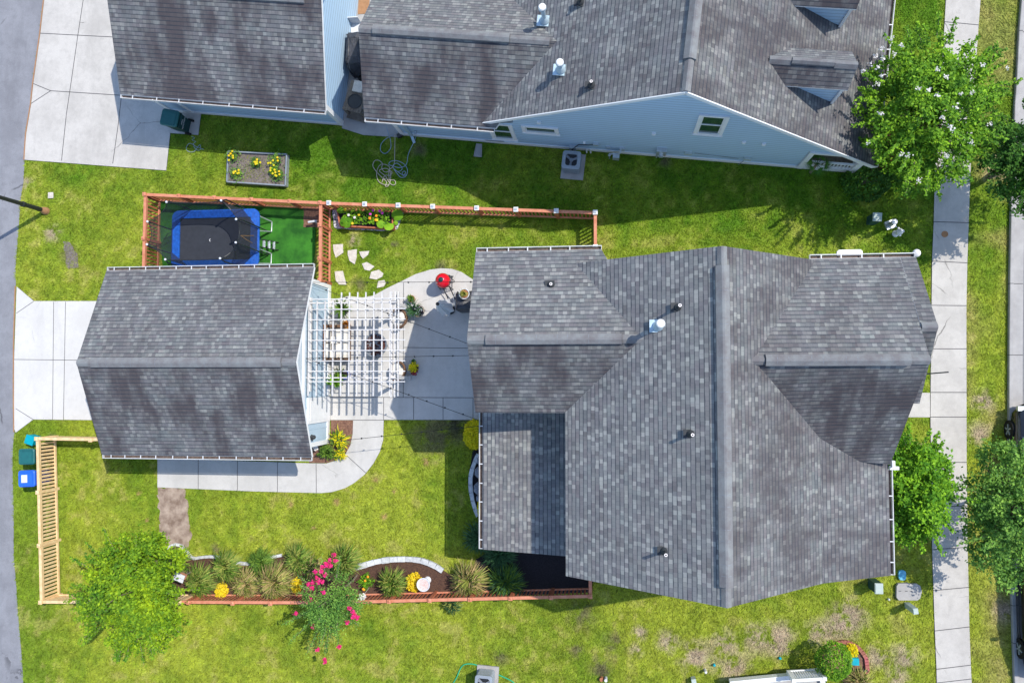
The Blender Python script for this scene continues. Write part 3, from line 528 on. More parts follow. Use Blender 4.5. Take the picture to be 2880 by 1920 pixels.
# ------------------------------------------------------------------ neighbour garage
g2 = thing('garage', 'detached garage with dark streaked roof between driveway and neighbouring house', 'garage', FR((-15.2, 11.7, 0)))
mb = MB(FR); pentagon(mb, [(8.76, 0), (8.76, 2.7), (11.75, 4.15), (14.7, 2.7), (14.7, 0)], -18.75, -11.5, 0); mb.build('wall', 'side_n', g2)
mb = MB(FR); L0, L1 = -19.15, -11.14
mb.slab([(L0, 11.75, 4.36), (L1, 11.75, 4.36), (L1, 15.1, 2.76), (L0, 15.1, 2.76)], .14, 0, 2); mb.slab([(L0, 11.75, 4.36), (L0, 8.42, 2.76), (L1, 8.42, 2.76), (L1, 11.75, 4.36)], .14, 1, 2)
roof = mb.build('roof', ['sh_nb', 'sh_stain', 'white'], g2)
ridge_cap(roof, (-18.6, 11.75, 4.38), (-11.75, 11.75, 4.38), .34, FR, slope=.45); gutter(g2, (L0 + .02, 8.42, 2.76), (L1 - .02, 8.42, 2.76), (0, -1, 0), xf=FR, step=.95)
mb = MB(FR)
for x in (-18.72, -11.53): mb.box((x, 8.75, 1.35), (.16, .06, 2.7))
mb.box((-11.48, 8.82, 1.35), (.05, .16, 2.7)); mb.box((-15.1, 8.745, .12), (7.1, .04, .2)); mb.build('corner_trim', 'white', g2)
mb = MB(FR); mb.bar((-17.9, 8.3, 2.65), (-17.75, 8.72, 2.2), .08, .06); mb.bar((-17.75, 8.72, 2.2), (-17.75, 8.72, .15), .08, .06); mb.build('downspout', 'white', g2)

# ------------------------------------------------------------------ main house
mh = thing('house', 'large house in the middle with long ridge and grey shingle roof of many gables', 'house', (3, -1.2, 0))
Y0, Y1, XR, ZR = -5.95, 3.57, 3.03, 8.35
mb = MB(); pentagon(mb, [(-1.02, 0), (-1.02, 5.4), (XR, 8.1), (6.15, 5.2), (7.9, 4.25), (7.9, 0)], Y0 + .35, Y1 - .35, 1)
pentagon(mb, [(-.72, 0), (-.72, 5.2), (1.18, 6.6), (3.6, 5.25), (3.6, 0)], -3.8, 2.5, 0)
pentagon(mb, [(-2.2, 0), (-2.2, 4.6), (.54, 7.2), (3.3, 5.2), (3.3, 0)], 4.5, 8.2, 0)
mb.build('wall', 'side_g', mh)
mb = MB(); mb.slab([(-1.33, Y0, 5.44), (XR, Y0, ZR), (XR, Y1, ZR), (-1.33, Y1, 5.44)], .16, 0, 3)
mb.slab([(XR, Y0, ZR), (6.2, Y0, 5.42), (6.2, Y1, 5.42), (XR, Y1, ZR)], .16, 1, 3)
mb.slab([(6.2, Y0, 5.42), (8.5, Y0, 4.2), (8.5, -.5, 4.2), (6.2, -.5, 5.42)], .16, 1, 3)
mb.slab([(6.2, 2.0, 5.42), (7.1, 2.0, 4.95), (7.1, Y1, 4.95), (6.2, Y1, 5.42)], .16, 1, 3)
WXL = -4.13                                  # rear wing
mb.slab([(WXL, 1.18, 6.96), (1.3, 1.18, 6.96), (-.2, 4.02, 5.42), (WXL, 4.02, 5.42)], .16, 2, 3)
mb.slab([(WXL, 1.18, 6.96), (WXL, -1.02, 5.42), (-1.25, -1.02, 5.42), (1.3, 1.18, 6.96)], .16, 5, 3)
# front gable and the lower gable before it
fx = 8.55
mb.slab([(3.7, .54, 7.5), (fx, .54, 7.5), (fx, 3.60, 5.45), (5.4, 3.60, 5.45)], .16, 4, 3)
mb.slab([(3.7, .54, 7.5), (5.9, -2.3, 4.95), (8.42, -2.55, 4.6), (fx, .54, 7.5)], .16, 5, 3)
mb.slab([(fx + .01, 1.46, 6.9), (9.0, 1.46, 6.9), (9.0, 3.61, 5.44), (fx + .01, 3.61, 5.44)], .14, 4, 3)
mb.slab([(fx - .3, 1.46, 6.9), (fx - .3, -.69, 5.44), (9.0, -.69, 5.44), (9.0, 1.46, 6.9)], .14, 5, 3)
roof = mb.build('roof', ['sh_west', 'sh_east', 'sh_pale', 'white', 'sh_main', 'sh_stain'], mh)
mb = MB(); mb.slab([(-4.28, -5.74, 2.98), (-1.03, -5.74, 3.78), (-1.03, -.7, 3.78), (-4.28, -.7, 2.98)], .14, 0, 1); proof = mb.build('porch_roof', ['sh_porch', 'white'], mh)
ridge_cap(roof, (XR, -5.42, ZR + .03), (XR, 3.05, ZR + .03), .36, slope=.55); capline(roof, (XR, Y0 + .01, ZR + .02), (XR, -5.43, ZR + .02), .7); capline(roof, (XR, 3.06, ZR + .02), (XR, Y1 - .01, ZR + .02), .7)
ridge_cap(roof, (-3.57, 1.18, 6.99), (.38, 1.18, 6.99), .30, slope=.5); capline(roof, (WXL + .01, 1.18, 6.97), (-3.58, 1.18, 6.97), .55); capline(roof, (.39, 1.18, 6.97), (1.1, 1.18, 6.97), .55)
ridge_cap(roof, (4.27, .54, 7.53), (8.05, .54, 7.53), .32, slope=.55); capline(roof, (8.06, .54, 7.52), (fx, .54, 7.52), .7); capline(roof, (fx + .02, 1.46, 6.92), (8.99, 1.46, 6.92), .65); capline(roof, (3.7, .54, 7.52), (4.26, .54, 7.52), .7)
gutter(mh, (WXL + .02, 4.02, 5.40), (-.2, 4.02, 5.40), (0, 1, 0), step=.66); gutter(mh, (6.0, 3.61, 5.42), (8.98, 3.61, 5.42), (0, 1, 0), step=.6)
gutter(mh, (8.5, -5.93, 4.18), (8.5, -2.75, 4.18), (1, 0, 0), step=.68); gutter(mh, (-4.28, -5.72, 2.96), (-4.28, -1.0, 2.96), (-1, 0, 0), step=.64)
mb = MB(); mb.box((8.68, -2.70, 4.15), (.26, .10, .14)); mb.box((8.60, -2.56, 4.3), (.08, .2, .18)); mb.build('gutter_end', 'white', mh)
for x, y in ((-4.1, -5.55), (-2.6, -5.55), (-4.1, -1.5)): mb = MB(); mb.box((x, y, 1.45), (.2, .2, 2.9)); mb.build('porch_post', 'white', mh)
for p, h in (((-1.71, 2.88, 6.04), .16), ((1.92, 2.01, 7.58), .62), ((2.21, -1.46, 7.78), .5), ((1.51, -4.73, 7.29), .55)): pipe_vent(mh, p, h)
flue(mh, (1.40, 1.52, 7.22), .95)
for y in (-4.2, -1.9): window(mh, (7.9, y, 1.7), .9, 1.5, (1, 0, 0))
for x in (.5, 4.5): window(mh, (x, Y0 + .35, 1.7), .9, 1.5, (0, -1, 0)); window(mh, (x + .6, Y1 - .35, 1.8), .9, 1.4, (0, 1, 0))
window(mh, (-3.8, 2.4, 3.9), .8, 1.2, (-1, 0, 0)); mb = MB(); mb.box((-3.83, .7, 1.15), (.06, 1.0, 2.2)); mb.build('door', 'white', mh)
# pale hose cabinet and globe lamp seen past the front gutter
a = T(3,1,635,762,3.2); b = T(3,1,870,762,3.2)
mb = MB(); mb.prism([(a.x, a.y - .5), (b.x, a.y - .5), (b.x, b.y + .08), (b.x - .06, b.y + .14), (a.x + .06, b.y + .14), (a.x, b.y + .08)], 3.1, 3.2); mb.build('bay_window_roof', 'white', mh)
p = T(3,1,1365,757,5.0); mb = MB(); mb.ball(p, .12, 10, 0, .8); mb.build('globe_lamp', 'wood_white', mh, True)
a = T(3,2,1460,297,3.2); b = T(3,2,1658,281,3.9); mb = MB(); mb.tube([a + (a - b) * .6, b], .02); mb.build('flagpole', 'dark', mh)

# ------------------------------------------------------------------ neighbour house
nh = thing('house', 'neighbouring house with pale blue siding and tall gable wall facing the lawn', 'house', FR((1.2, 13, 0)))
AX, AZ, YR0 = 1.23, 7.62, 8.27
def nhz(x): return AZ - .66 * (AX - x) if x < AX else (AZ - .83 * (x - AX))
mb = MB(FR); pentagon(mb, [(-5.0, 0), (-5.0, nhz(-5.0) - .2), (AX, AZ - .2), (5.9, nhz(5.9) - .2), (5.9, 0)], WY, 21, 1)
pentagon(mb, [(WY + .02, 0), (WY + .02, 3.2), (10.6, 4.75), (12.7, 3.2), (12.7, 0)], -9.05, -4.0, 0)
yb = WY; x0, x1 = 5.9, 7.86                   # porch corner: gable wall above a beam
mb.add([(x0, yb, 2.05), (x1, yb, 1.9), (x1, yb, nhz(x1) - .17), (x0, yb, nhz(x0) - .2), (x0, yb + .2, 2.05), (x1, yb + .2, 1.9), (x1, yb + .2, nhz(x1) - .17), (x0, yb + .2, nhz(x0) - .2)], [(0, 1, 2, 3), (7, 6, 5, 4), (0, 4, 5, 1), (1, 5, 6, 2)], 0)
mb.build('wall', 'side_n', nh)
mb = MB(FR); EX = 8.1
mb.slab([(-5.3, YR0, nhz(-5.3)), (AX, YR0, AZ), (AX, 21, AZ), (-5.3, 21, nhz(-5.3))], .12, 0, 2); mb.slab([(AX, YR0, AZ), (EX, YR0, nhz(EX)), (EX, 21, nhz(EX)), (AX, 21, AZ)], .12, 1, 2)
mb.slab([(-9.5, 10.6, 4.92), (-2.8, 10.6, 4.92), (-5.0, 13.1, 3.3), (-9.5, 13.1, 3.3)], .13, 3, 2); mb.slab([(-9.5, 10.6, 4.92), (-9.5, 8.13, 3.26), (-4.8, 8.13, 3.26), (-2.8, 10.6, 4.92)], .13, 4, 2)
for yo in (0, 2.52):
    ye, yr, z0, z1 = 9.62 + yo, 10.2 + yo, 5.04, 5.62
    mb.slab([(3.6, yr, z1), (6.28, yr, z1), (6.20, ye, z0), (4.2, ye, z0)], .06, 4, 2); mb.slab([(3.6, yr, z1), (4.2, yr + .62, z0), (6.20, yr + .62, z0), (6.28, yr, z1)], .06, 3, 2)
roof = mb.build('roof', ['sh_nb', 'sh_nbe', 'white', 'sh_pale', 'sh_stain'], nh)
for yo in (0, 2.52):
    mb = MB(FR); ye, yr = 9.74 + yo, 10.2 + yo
    mb.add([(4.0, ye, 5.0), (6.05, ye, 3.65), (6.05, ye, 4.98), (4.0, yr + .5, 5.0), (6.05, yr + .5, 3.65), (6.05, yr + .5, 4.98), (6.05, yr, 5.5)], [(0, 1, 2), (3, 5, 4), (1, 4, 5, 6, 2)], 0)
    dm = mb.build('dormer', ['side_n'], roof); mb = MB(FR); mb.box((6.09, ye - .01, 4.3), (.09, .09, 1.36)); mb.box((6.09, yr + .5, 4.3), (.09, .09, 1.36)); mb.box((6.09, yr + .02, 3.66), (.1, .95, .08)); mb.build('dormer_trim', 'white', dm) if False else mb.build('dormer_trim', 'white', roof)
    mb = MB(FR); mb.box((6.07, yr + .02, 4.4), (.03, .55, .8)); mb.build('dormer_window', 'glass', roof)
    capline(roof, (3.7, yr, 5.63), (4.35, yr, 5.63), .9, FR); ridge_cap(roof, (4.36, yr, 5.64), (5.6, yr, 5.64), .2, FR, rise=.05, slope=.8); capline(roof, (5.61, yr, 5.63), (6.27, yr, 5.63), .9, FR)
ridge_cap(roof, (AX, 9.2, AZ + .03), (AX, 21, AZ + .03), .36, FR, slope=.6); capline(roof, (AX, YR0 + .01, AZ + .02), (AX, 9.19, AZ + .02), .7, FR)
ridge_cap(roof, (-9.0, 10.6, 4.95), (-4.4, 10.6, 4.95), .3, FR, slope=.55); capline(roof, (-9.49, 10.6, 4.93), (-9.01, 10.6, 4.93), .6, FR); capline(roof, (-4.39, 10.6, 4.93), (-3.1, 10.6, 4.93), .6, FR)
mb = MB(FR)                                   # white rake boards
mb.bar((-5.3, YR0 - .015, nhz(-5.3) - .09), (AX, YR0 - .015, AZ - .09), .03, .17); mb.bar((AX, YR0 - .015, AZ - .09), (EX, YR0 - .015, nhz(EX) - .09), .03, .17)
mb.box((.4, WY - .015, .13), (12.2, .03, .24)); mb.box((-7.0, WY - .0, .13), (4.1, .05, .24))
for x in (-9.0,): mb.box((x, WY + .0, 1.6), (.16, .06, 3.2))
mb.build('rake_trim', 'white', nh)
mb = MB(FR); mb.bar((-5.3, WY - .1, 3.12), (-4.2, WY - .1, 3.5), .34, .05); mb.build('eave_return', ['grey'], nh)
gutter(nh, (-9.48, 8.13, 3.24), (-4.85, 8.13, 3.24), (0, -1, 0), xf=FR, step=.9); gutter(nh, (EX, YR0 + .02, nhz(EX) - .02), (EX, 20.9, nhz(EX) - .02), (1, 0, 0), xf=FR, step=.9)
mb = MB(FR); mb.bar((-8.65, 8.1, 3.1), (-8.62, WY - .05, 2.6), .1, .08); mb.bar((-8.62, WY - .05, 2.6), (-8.62, WY - .05, .12), .1, .08); mb.bar((-8.62, WY - .05, .12), (-8.5, WY - .3, .05), .1, .08); mb.build('downspout', 'pipe_b', nh)
flue(nh, (-3.37, 11.34, 4.65), .95, FR); flue(nh, (-2.6, 9.57, 5.15), .6, FR); pipe_vent(nh, (-1.54, 8.9, 5.83), .35, FR); pipe_vent(nh, (-2.21, 11.66, 5.4), .35, FR)
window(nh, (2.33, WY, 4.08), .72, 1.66, (0, -1, 0), FR); window(nh, (-3.4, WY, 2.13), 1.1, .48, (0, -1, 0), FR, False); window(nh, (-4.87, WY, 1.55), .72, 1.6, (0, -1, 0), FR)
for c, r, x, y in ((2,0,247,1118),(2,0,1303,1222),(2,0,2132,1300),(2,0,2315,1318),(2,0,665,1302)):
    q = onwall(c, r, x, y); s_ = .13 if y != 1302 else .08; mb = MB(FR); mb.box((q.x, WY - .03, q.z), (s_, .06, s_)); mb.box((q.x, WY - .05, q.z - .02), (s_ * .6, .06, s_ * .6)); mb.build('wall_vent', 'white', nh)
def wallbox(name, c, r, x, y, sz, m='grey', mm=None):
    q = onwall(c, r, x, y); mb = MB(FR); mb.box((q.x, WY - sz[1] / 2, q.z), sz); o = mb.build(name, m, nh); return q, o
q, o = wallbox('electric_meter', 2, 0, 1375, 1372, (.36, .16, .42), 'steel'); mb = MB(FR); mb.tube([(q.x, WY - .16, q.z - .05), (q.x, WY - .28, q.z - .05)], .085, 14, 0); mb.tube([(q.x - .13, WY - .06, q.z - .2), (q.x - .13, WY - .06, .02)], .03, 8, 0); mb.box((q.x + .13, WY - .1, q.z - .3), (.09, .07, .12), mi=1); mb.build('meter_dial', ['steel', 'clay'], o)
q, o = wallbox('disconnect_box', 2, 0, 560, 1345, (.26, .12, .3), 'steel'); mb = MB(FR); mb.tube([(q.x, WY - .12, q.z), (q.x, WY - .3, q.z - .1), (q.x - .02, WY - .42, .3)], .03); mb.build('conduit', 'black', o)
q, o = wallbox('junction_box', 2, 0, 772, 1315, (.2, .1, .14), 'steel'); mb = MB(FR); mb.tube([(q.x, WY - .05, q.z - .05), (q.x - .3, WY - .03, q.z - .25), (q.x - .65, WY - .03, q.z - .28), (q.x - .9, WY - .2, q.z - .45)], .018); mb.build('conduit', 'black', o)
wallbox('cable_box', 2, 0, 1620, 1398, (.26, .1, .16), 'ped'); wallbox('cable_box', 2, 0, 2165, 1448, (.26, .1, .16), 'ped'); wallbox('outlet', 2, 0, 885, 1348, (.14, .06, .12), 'steel'); wallbox('outlet', 2, 0, 1012, 1362, (.2, .08, .2), 'steel')
wallbox('tap', 1, 0, 1465, 1207, (.1, .1, .08), 'steel')
mb = MB(FR); q = onwall(2, 0, 700, 1370)
for dx in (-.05, .1): mb.tube([(q.x + dx, WY - .06, .35), (q.x + dx, WY - .1, .02)], .03)
mb.build('drain_pipe', 'white', nh)
mb = MB(FR); q = onwall(2, 0, 2165, 1448); mb.tube([(q.x - .05, WY - .06, q.z), (q.x - .2, WY - .08, .02)], .012); mb.tube([(q.x - 1.9, WY - .03, q.z + .1), (q.x - .3, WY - .03, q.z - .12)], .008); mb.build('cable', 'grey_d', nh)
# gas meter by the wall
q = IFR(T(2,0,945,1455)); mb = MB(FR); mb.box((q.x + .05, WY - .28, .42), (.24, .18, .34)); mb.tube([(q.x - .2, WY - .25, .02), (q.x - .2, WY - .25, .62), (q.x, WY - .25, .66)], .025); mb.tube([(q.x + .1, WY - .25, .6), (q.x + .2, WY - .2, .7), (q.x + .2, WY - .02, .72)], .025); mb.ball((q.x - .2, WY - .25, .45), .06, 6); mb.build('gas_meter', 'steel', nh)
# porch at the corner
mb = MB(FR); mb.box((6.9, 9.8, .12), (2.1, 2.5, .36)); mb.build('porch_floor', 'old_wood', nh)
mb = MB(FR); mb.box((6.85, WY - .01, .15), (1.98, .05, .3)); mb.box((6.0, WY, 1.1), (.16, .14, 2.0)); mb.box((7.82, WY + .02, 1.05), (.2, .2, 1.8)); mb.box((6.9, WY, 2.0), (1.9, .12, .12)); mb.box((7.82, 10.3, 1.2), (.2, .2, 2.1)); mb.box((7.86, 12, .12), (.06, 5.4, .3)); mb.build('porch_post', 'white', nh)
mb = MB(FR)
for z in (.92, .42): mb.box((6.9, WY, z), (1.66, .07, .06)); mb.box((7.82, 9.45, z), (.07, 1.5, .06))
for i in range(14): mb.box((6.14 + i * .118, WY, .67), (.035, .035, .46)); mb.box((7.82, 8.8 + i * .11, .67), (.035, .035, .46))
mb.build('railing', 'white', nh)
mb = MB(FR); mb.box((6.7, 9.3, .75), (.5, .5, .08)); mb.box((6.7, 9.5, 1.0), (.5, .06, .5)); mb.build('porch_bench', 'clay', nh)

# ------------------------------------------------------------------ house at the lower edge: only its white porch corner shows
ph = thing('house', 'white railed porch corner of a house at the bottom edge beside round brick bed', 'house', T(3,3,200,1568,0))
p0 = T(2,3,2000,1560,.6); p1 = T(3,3,215,1505,.6); p2 = T(3,3,480,1468,.6); p3 = T(3,3,640,1568,.6)
ang = math.atan2(p2.y - p0.y, p2.x - p0.x); e = Vector((math.cos(ang), math.sin(ang), 0)); n_ = Vector((e.y, -e.x, 0))
mb = MB(); pc = [p0, p1, p1 + Vector((.02, .1, 0)), p2, p2 + n_ * 4, p0 + n_ * 4]; mb.prism(pc, .35, .6); mb.build('porch_floor', 'concrete_old', ph)
mb = MB(); mb.bar(p0, p1, .16, .3); mb.bar(p1, p2, .16, .3); mb.bar(p2, p2 + n_ * 3, .16, .3); mb.build('porch_trim', 'white', ph)
a, b = T(3,3,235,1542,1.35), T(3,3,520,1525,1.35); mb = MB()
for dz in (0, -.8): mb.bar(a + Vector((0, 0, dz)), b + Vector((0, 0, dz)), .1, .07)
for i in range(13): q = a.lerp(b, (i + .5) / 13); mb.bar(q, q - Vector((0, 0, .78)), .045, .045)
mb.build('railing', 'white', ph)
for q in (a, b): mb = MB(); mb.bar(q + Vector((0, 0, .06)), q - Vector((0, 0, .8)), .12, .12); mb.build('railing_post', 'white', ph)
mb = MB(); mb.box(p0 + n_ * 5 + e * 1.5 + Vector((0, 0, .9)), (5, 6, 3.2), ang); mb.build('wall', 'side_g', ph)
mb = MB(); q = p0 + n_ * 5 + e * 1.5; K_ = lambda a_, b_, z: Vector((q.x, q.y, z)) + e * a_ + n_ * b_
for s_ in (-1, 1): mb.slab([K_(0, -3.2, 4.6), K_(s_ * 2.9, -3.2, 3.0), K_(s_ * 2.9, 3.3, 3.0), K_(0, 3.3, 4.6)], .14, 0, 1)
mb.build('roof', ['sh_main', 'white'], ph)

# ------------------------------------------------------------------ fences
def fence(name, label, pts, wm, rm, posts=(), h=1.12, side=1, caps=None, group=None, bright_base=True, solid=False):
    """pts: ground line corners; posts: distances along the line of each post; side: which side the pickets are nailed on"""
    pts = [Vector((p[0], p[1], 0)) for p in pts]; o = thing(name, label, 'fence', pts[0].copy(), group); up = Vector((0, 0, 1))
    mt, mbm, mp = MB(), MB(), MB()
    for a, b in zip(pts, pts[1:]):
        d = (b - a).normalized(); n = Vector((-d.y, d.x, 0)) * side; L = (b - a).length
        mt.bar(a + up * h, b + up * h, .11, .04); mt.bar(a + up * (h - .08) - n * .02, b + up * (h - .08) - n * .02, .035, .09)
        mbm.bar(a + up * .16 - n * .02, b + up * .16 - n * .02, .05, .09)
        k = int(L / .143)
        for i in range(k):
            q = a + d * ((i + .5) * L / k); mp.bar(q + n * .018 + up * .08, q + n * .018 + up * (h - .025), .085, .022) if False else mp.box(q + n * .018 + up * (h / 2 + .03), (.085 if wm == 'pine' else .06, .022, h - .11), math.atan2(d.y, d.x))
    mt.build('top_rail', rm, o); mbm.build('bottom_rail', rm, o); mp.build('pickets', wm, o)
    for i, q in enumerate(posts):
        q = Vector((q[0], q[1], 0)); m_ = MB(); m_.box(q + up * (h / 2 + .02), (.11, .11, h + .08)); po = m_.build('post', wm, o)
        c = caps[i] if caps else None
        m_ = MB()
        if c == 'w': m_.box(q + up * (h + .09), (.17, .17, .05)); m_.box(q + up * (h + .13), (.09, .09, .04), mi=1); m_.build('post_cap', ['white', 'steel'], po)
        else: m_.box(q + up * (h + .075), (.145, .145, .03)); m_.lathe(q + up * (h + .09), [(.07, 0), (.01, .035)], 4); m_.build('post_cap', rm, po)
    return o
ZF = 1.16
def fp(c, r, x, y): p = T(c, r, x, y, ZF); return (p.x, p.y)
def adj(seq, a, b):                         # snap surveyed posts on to the straight line a-b
    a, b = Vector(a), Vector(b); d = (b - a).normalized(); return [tuple(a + d * (Vector(q) - a).dot(d)) for q in seq]
cA, cB, cC = fp(0,1,1330,217), fp(1,1,590,295), fp(2,1,765,385)
fence('picket_fence', 'red stained picket fence around the trampoline corner with wooden post caps', [fp(0,1,1312,950), cA, cB], 'red_wood', 'red_cap', [fp(0,1,1320,622), cA] + adj([fp(0,1,1645,225), fp(0,1,1972,235), fp(0,1,2315,245), fp(1,1,312,270)], cA, cB), side=1)
fence('picket_fence', 'red picket fence dividing the turf corner from the lawn with stepping stones', [cB, (cB[0] + .02, 3.72)], 'red_wood', 'red_cap', [cB, (cB[0] + .005, fp(1,1,585,498)[1]), (cB[0] + .01, fp(1,1,583,805)[1]), (cB[0] + .02, fp(1,1,583,1005)[1])], side=-1)
fence('picket_fence', 'long red picket fence with white capped posts behind the flower planter', [cB, cC, (cC[0] + .0, 3.9)], 'red_wood', 'red_cap', adj([fp(1,1,675,280), fp(1,1,1003,295), fp(1,1,1310,312), fp(1,1,1627,326), fp(1,1,2030,340), fp(2,1,37,362), fp(2,1,407,375)], cB, cC) + [cC, (cC[0], fp(2,1,760,702)[1])], side=1, caps=['w'] * 9)
pA, pB, pC = fp(0,2,338,892), fp(0,3,375,825), fp(0,3,1655,827)
fence('picket_fence', 'new yellow pine picket fence behind the two wheeled bins at the lane', [(-17.9, pA[1] - .02), pA, pB, pC], 'pine', 'pine', [fp(0,2,835,905), pA] + adj([fp(0,2,340,1385), fp(0,3,345,305)], pA, pB) + [pB, (pB[0] + 1.8, pB[1]), pC], side=-1)
qA, qB = fp(0,3,1660,826), fp(2,3,720,772)
fence('picket_fence', 'red stained picket fence behind the long bed of ornamental grasses', [qA, fp(1,3,600,832), qB, (qB[0] - .02, -5.5)], 'red_wood', 'red_cap', [fp(0,3,1735,827), fp(0,3,2140,833), fp(1,3,135,836)] + adj([fp(1,3,1225,824), fp(1,3,1597,814), fp(1,3,1968,806), fp(1,3,2340,798), fp(2,3,360,786)], fp(1,3,600,832), qB) + [qB], side=-1)

# ------------------------------------------------------------------ pergola
pg = thing('pergola', 'white slatted pergola roof over the fire pit beside the garage wall', 'pergola', Pt(1100, 1300, 0))
sl0, sl1 = Pt(160, 485, 2.58), Pt(2280, 485, 2.58); se = Pt(160, 2295, 2.58)
X0p, X1p = sl0.x, sl1.x; Yt, Yb = sl0.y, se.y
for i in range(9):
    y = Yt + (Yb - Yt) * i / 8; mb = MB(); mb.box(((X0p + X1p) / 2, y, 2.58), (X1p - X0p, .03, .045)); mb.build('slat', 'wood_white', pg)
ra, rb = Pt(160, 485, 2.50).x, Pt(2130, 485, 2.50).x; yt, yb_ = Pt(1045, 330, 2.5).y, Pt(1030, 2612, 2.5).y
for i in range(12):
    x = ra + (rb - ra) * i / 11
    mb = MB(); mb.box((x, (yt + yb_) / 2 if i > 3 else (yt - .3 + yb_) / 2, 2.505), (.03, yt - yb_ if i > 3 else yt - .3 - yb_, .09)); mb.build('rafter', 'wood_white', pg)
bx1 = Pt(2085, 600, 2.38).x
for y in (Pt(300, 570, 2.38).y, Pt(300, 2210, 2.38).y):
    mb = MB(); mb.box(((X0p - .2 + bx1) / 2, y, 2.395), (bx1 - X0p + .2, .038, .12)); mb.build('beam', 'wood_white', pg)
hy0, hy1 = Pt(1990, 320, 2.25).y, Pt(1965, 2640, 2.25).y
for xx in (Pt(1980, 1200, 2.25).x, Pt(2062, 1200, 2.25).x):
    mb = MB(); mb.box((xx, (hy0 + hy1) / 2, 2.255), (.042, hy0 - hy1, .15)); mb.build('header', 'wood_white', pg)
hx = (Pt(1980, 1200, 2.25).x + Pt(2062, 1200, 2.25).x) / 2
for y in (Pt(300, 570, 2.38).y, Pt(300, 2210, 2.38).y):
    mb = MB(); mb.box((hx, y - .0, 1.17), (.085, .12, 2.3)); mb.box((hx, y, .1), (.16, .16, .16)); mb.build('post', 'wood_white', pg)
mb = MB(); mb.box((-10.70, (yt + yb_) / 2, 2.3), (.05, yt - yb_ - .3, .14)); mb.build('ledger', 'wood_white', pg)

# ------------------------------------------------------------------ string lights
def wire(label, a, b, sag, n, lead=0):
    a, b = Vector(a), Vector(b); pts = [a.lerp(b, t / 24) - Vector((0, 0, sag * 4 * (t / 24) * (1 - t / 24))) for t in range(25)]
    mb = MB(); mb.tube(pts, .009, 5); o = mb.build('string_light', 'wire'); tag(o, label, 'string light', 'bulb strings over the patio')
    for i in range(n):
        f = (i + .7) / n; k = min(23, int(f * 24)); p = pts[k].lerp(pts[k + 1], f * 24 - k); mb = MB(); mb.tube([p, p - Vector((0, 0, .05))], .02, 6); mb.ball(p - Vector((0, 0, .085)), .032, 6); q = mb.build('bulb', 'black'); q.parent = o
def ext(a, b, x): d = (b - a); return a + d * ((x - a.x) / d.x)
a = T(1,1,505,1025,2.6); b = T(1,1,1990,1018,2.6); wire('bulb string passing above the red grill at the top of the patio', a, ext(a, b, -3.82), .08, 9)
a = T(1,1,505,1045,2.6); b = T(1,2,1930,15,2.6); wire('bulb string sloping from the garage top corner over the pergola to the house', a, ext(a, b, -3.82), .12, 9)
a = T(1,2,455,155,2.8); b = T(1,2,1955,128,2.8); wire('level bulb string over the fire pit from the garage gable', a, ext(a, b, -3.82), .1, 10)
b = T(1,2,1990,703,2.7); wire('bulb string sloping from the garage gable down to the porch corner', a, ext(a, b, -4.2), .1, 10)
a = T(1,2,650,925,2.4); b = T(1,2,1560,828,2.4); wire('bulb string crossing the curved path near the lilies', a, ext(a, b, -4.2), .1, 8)

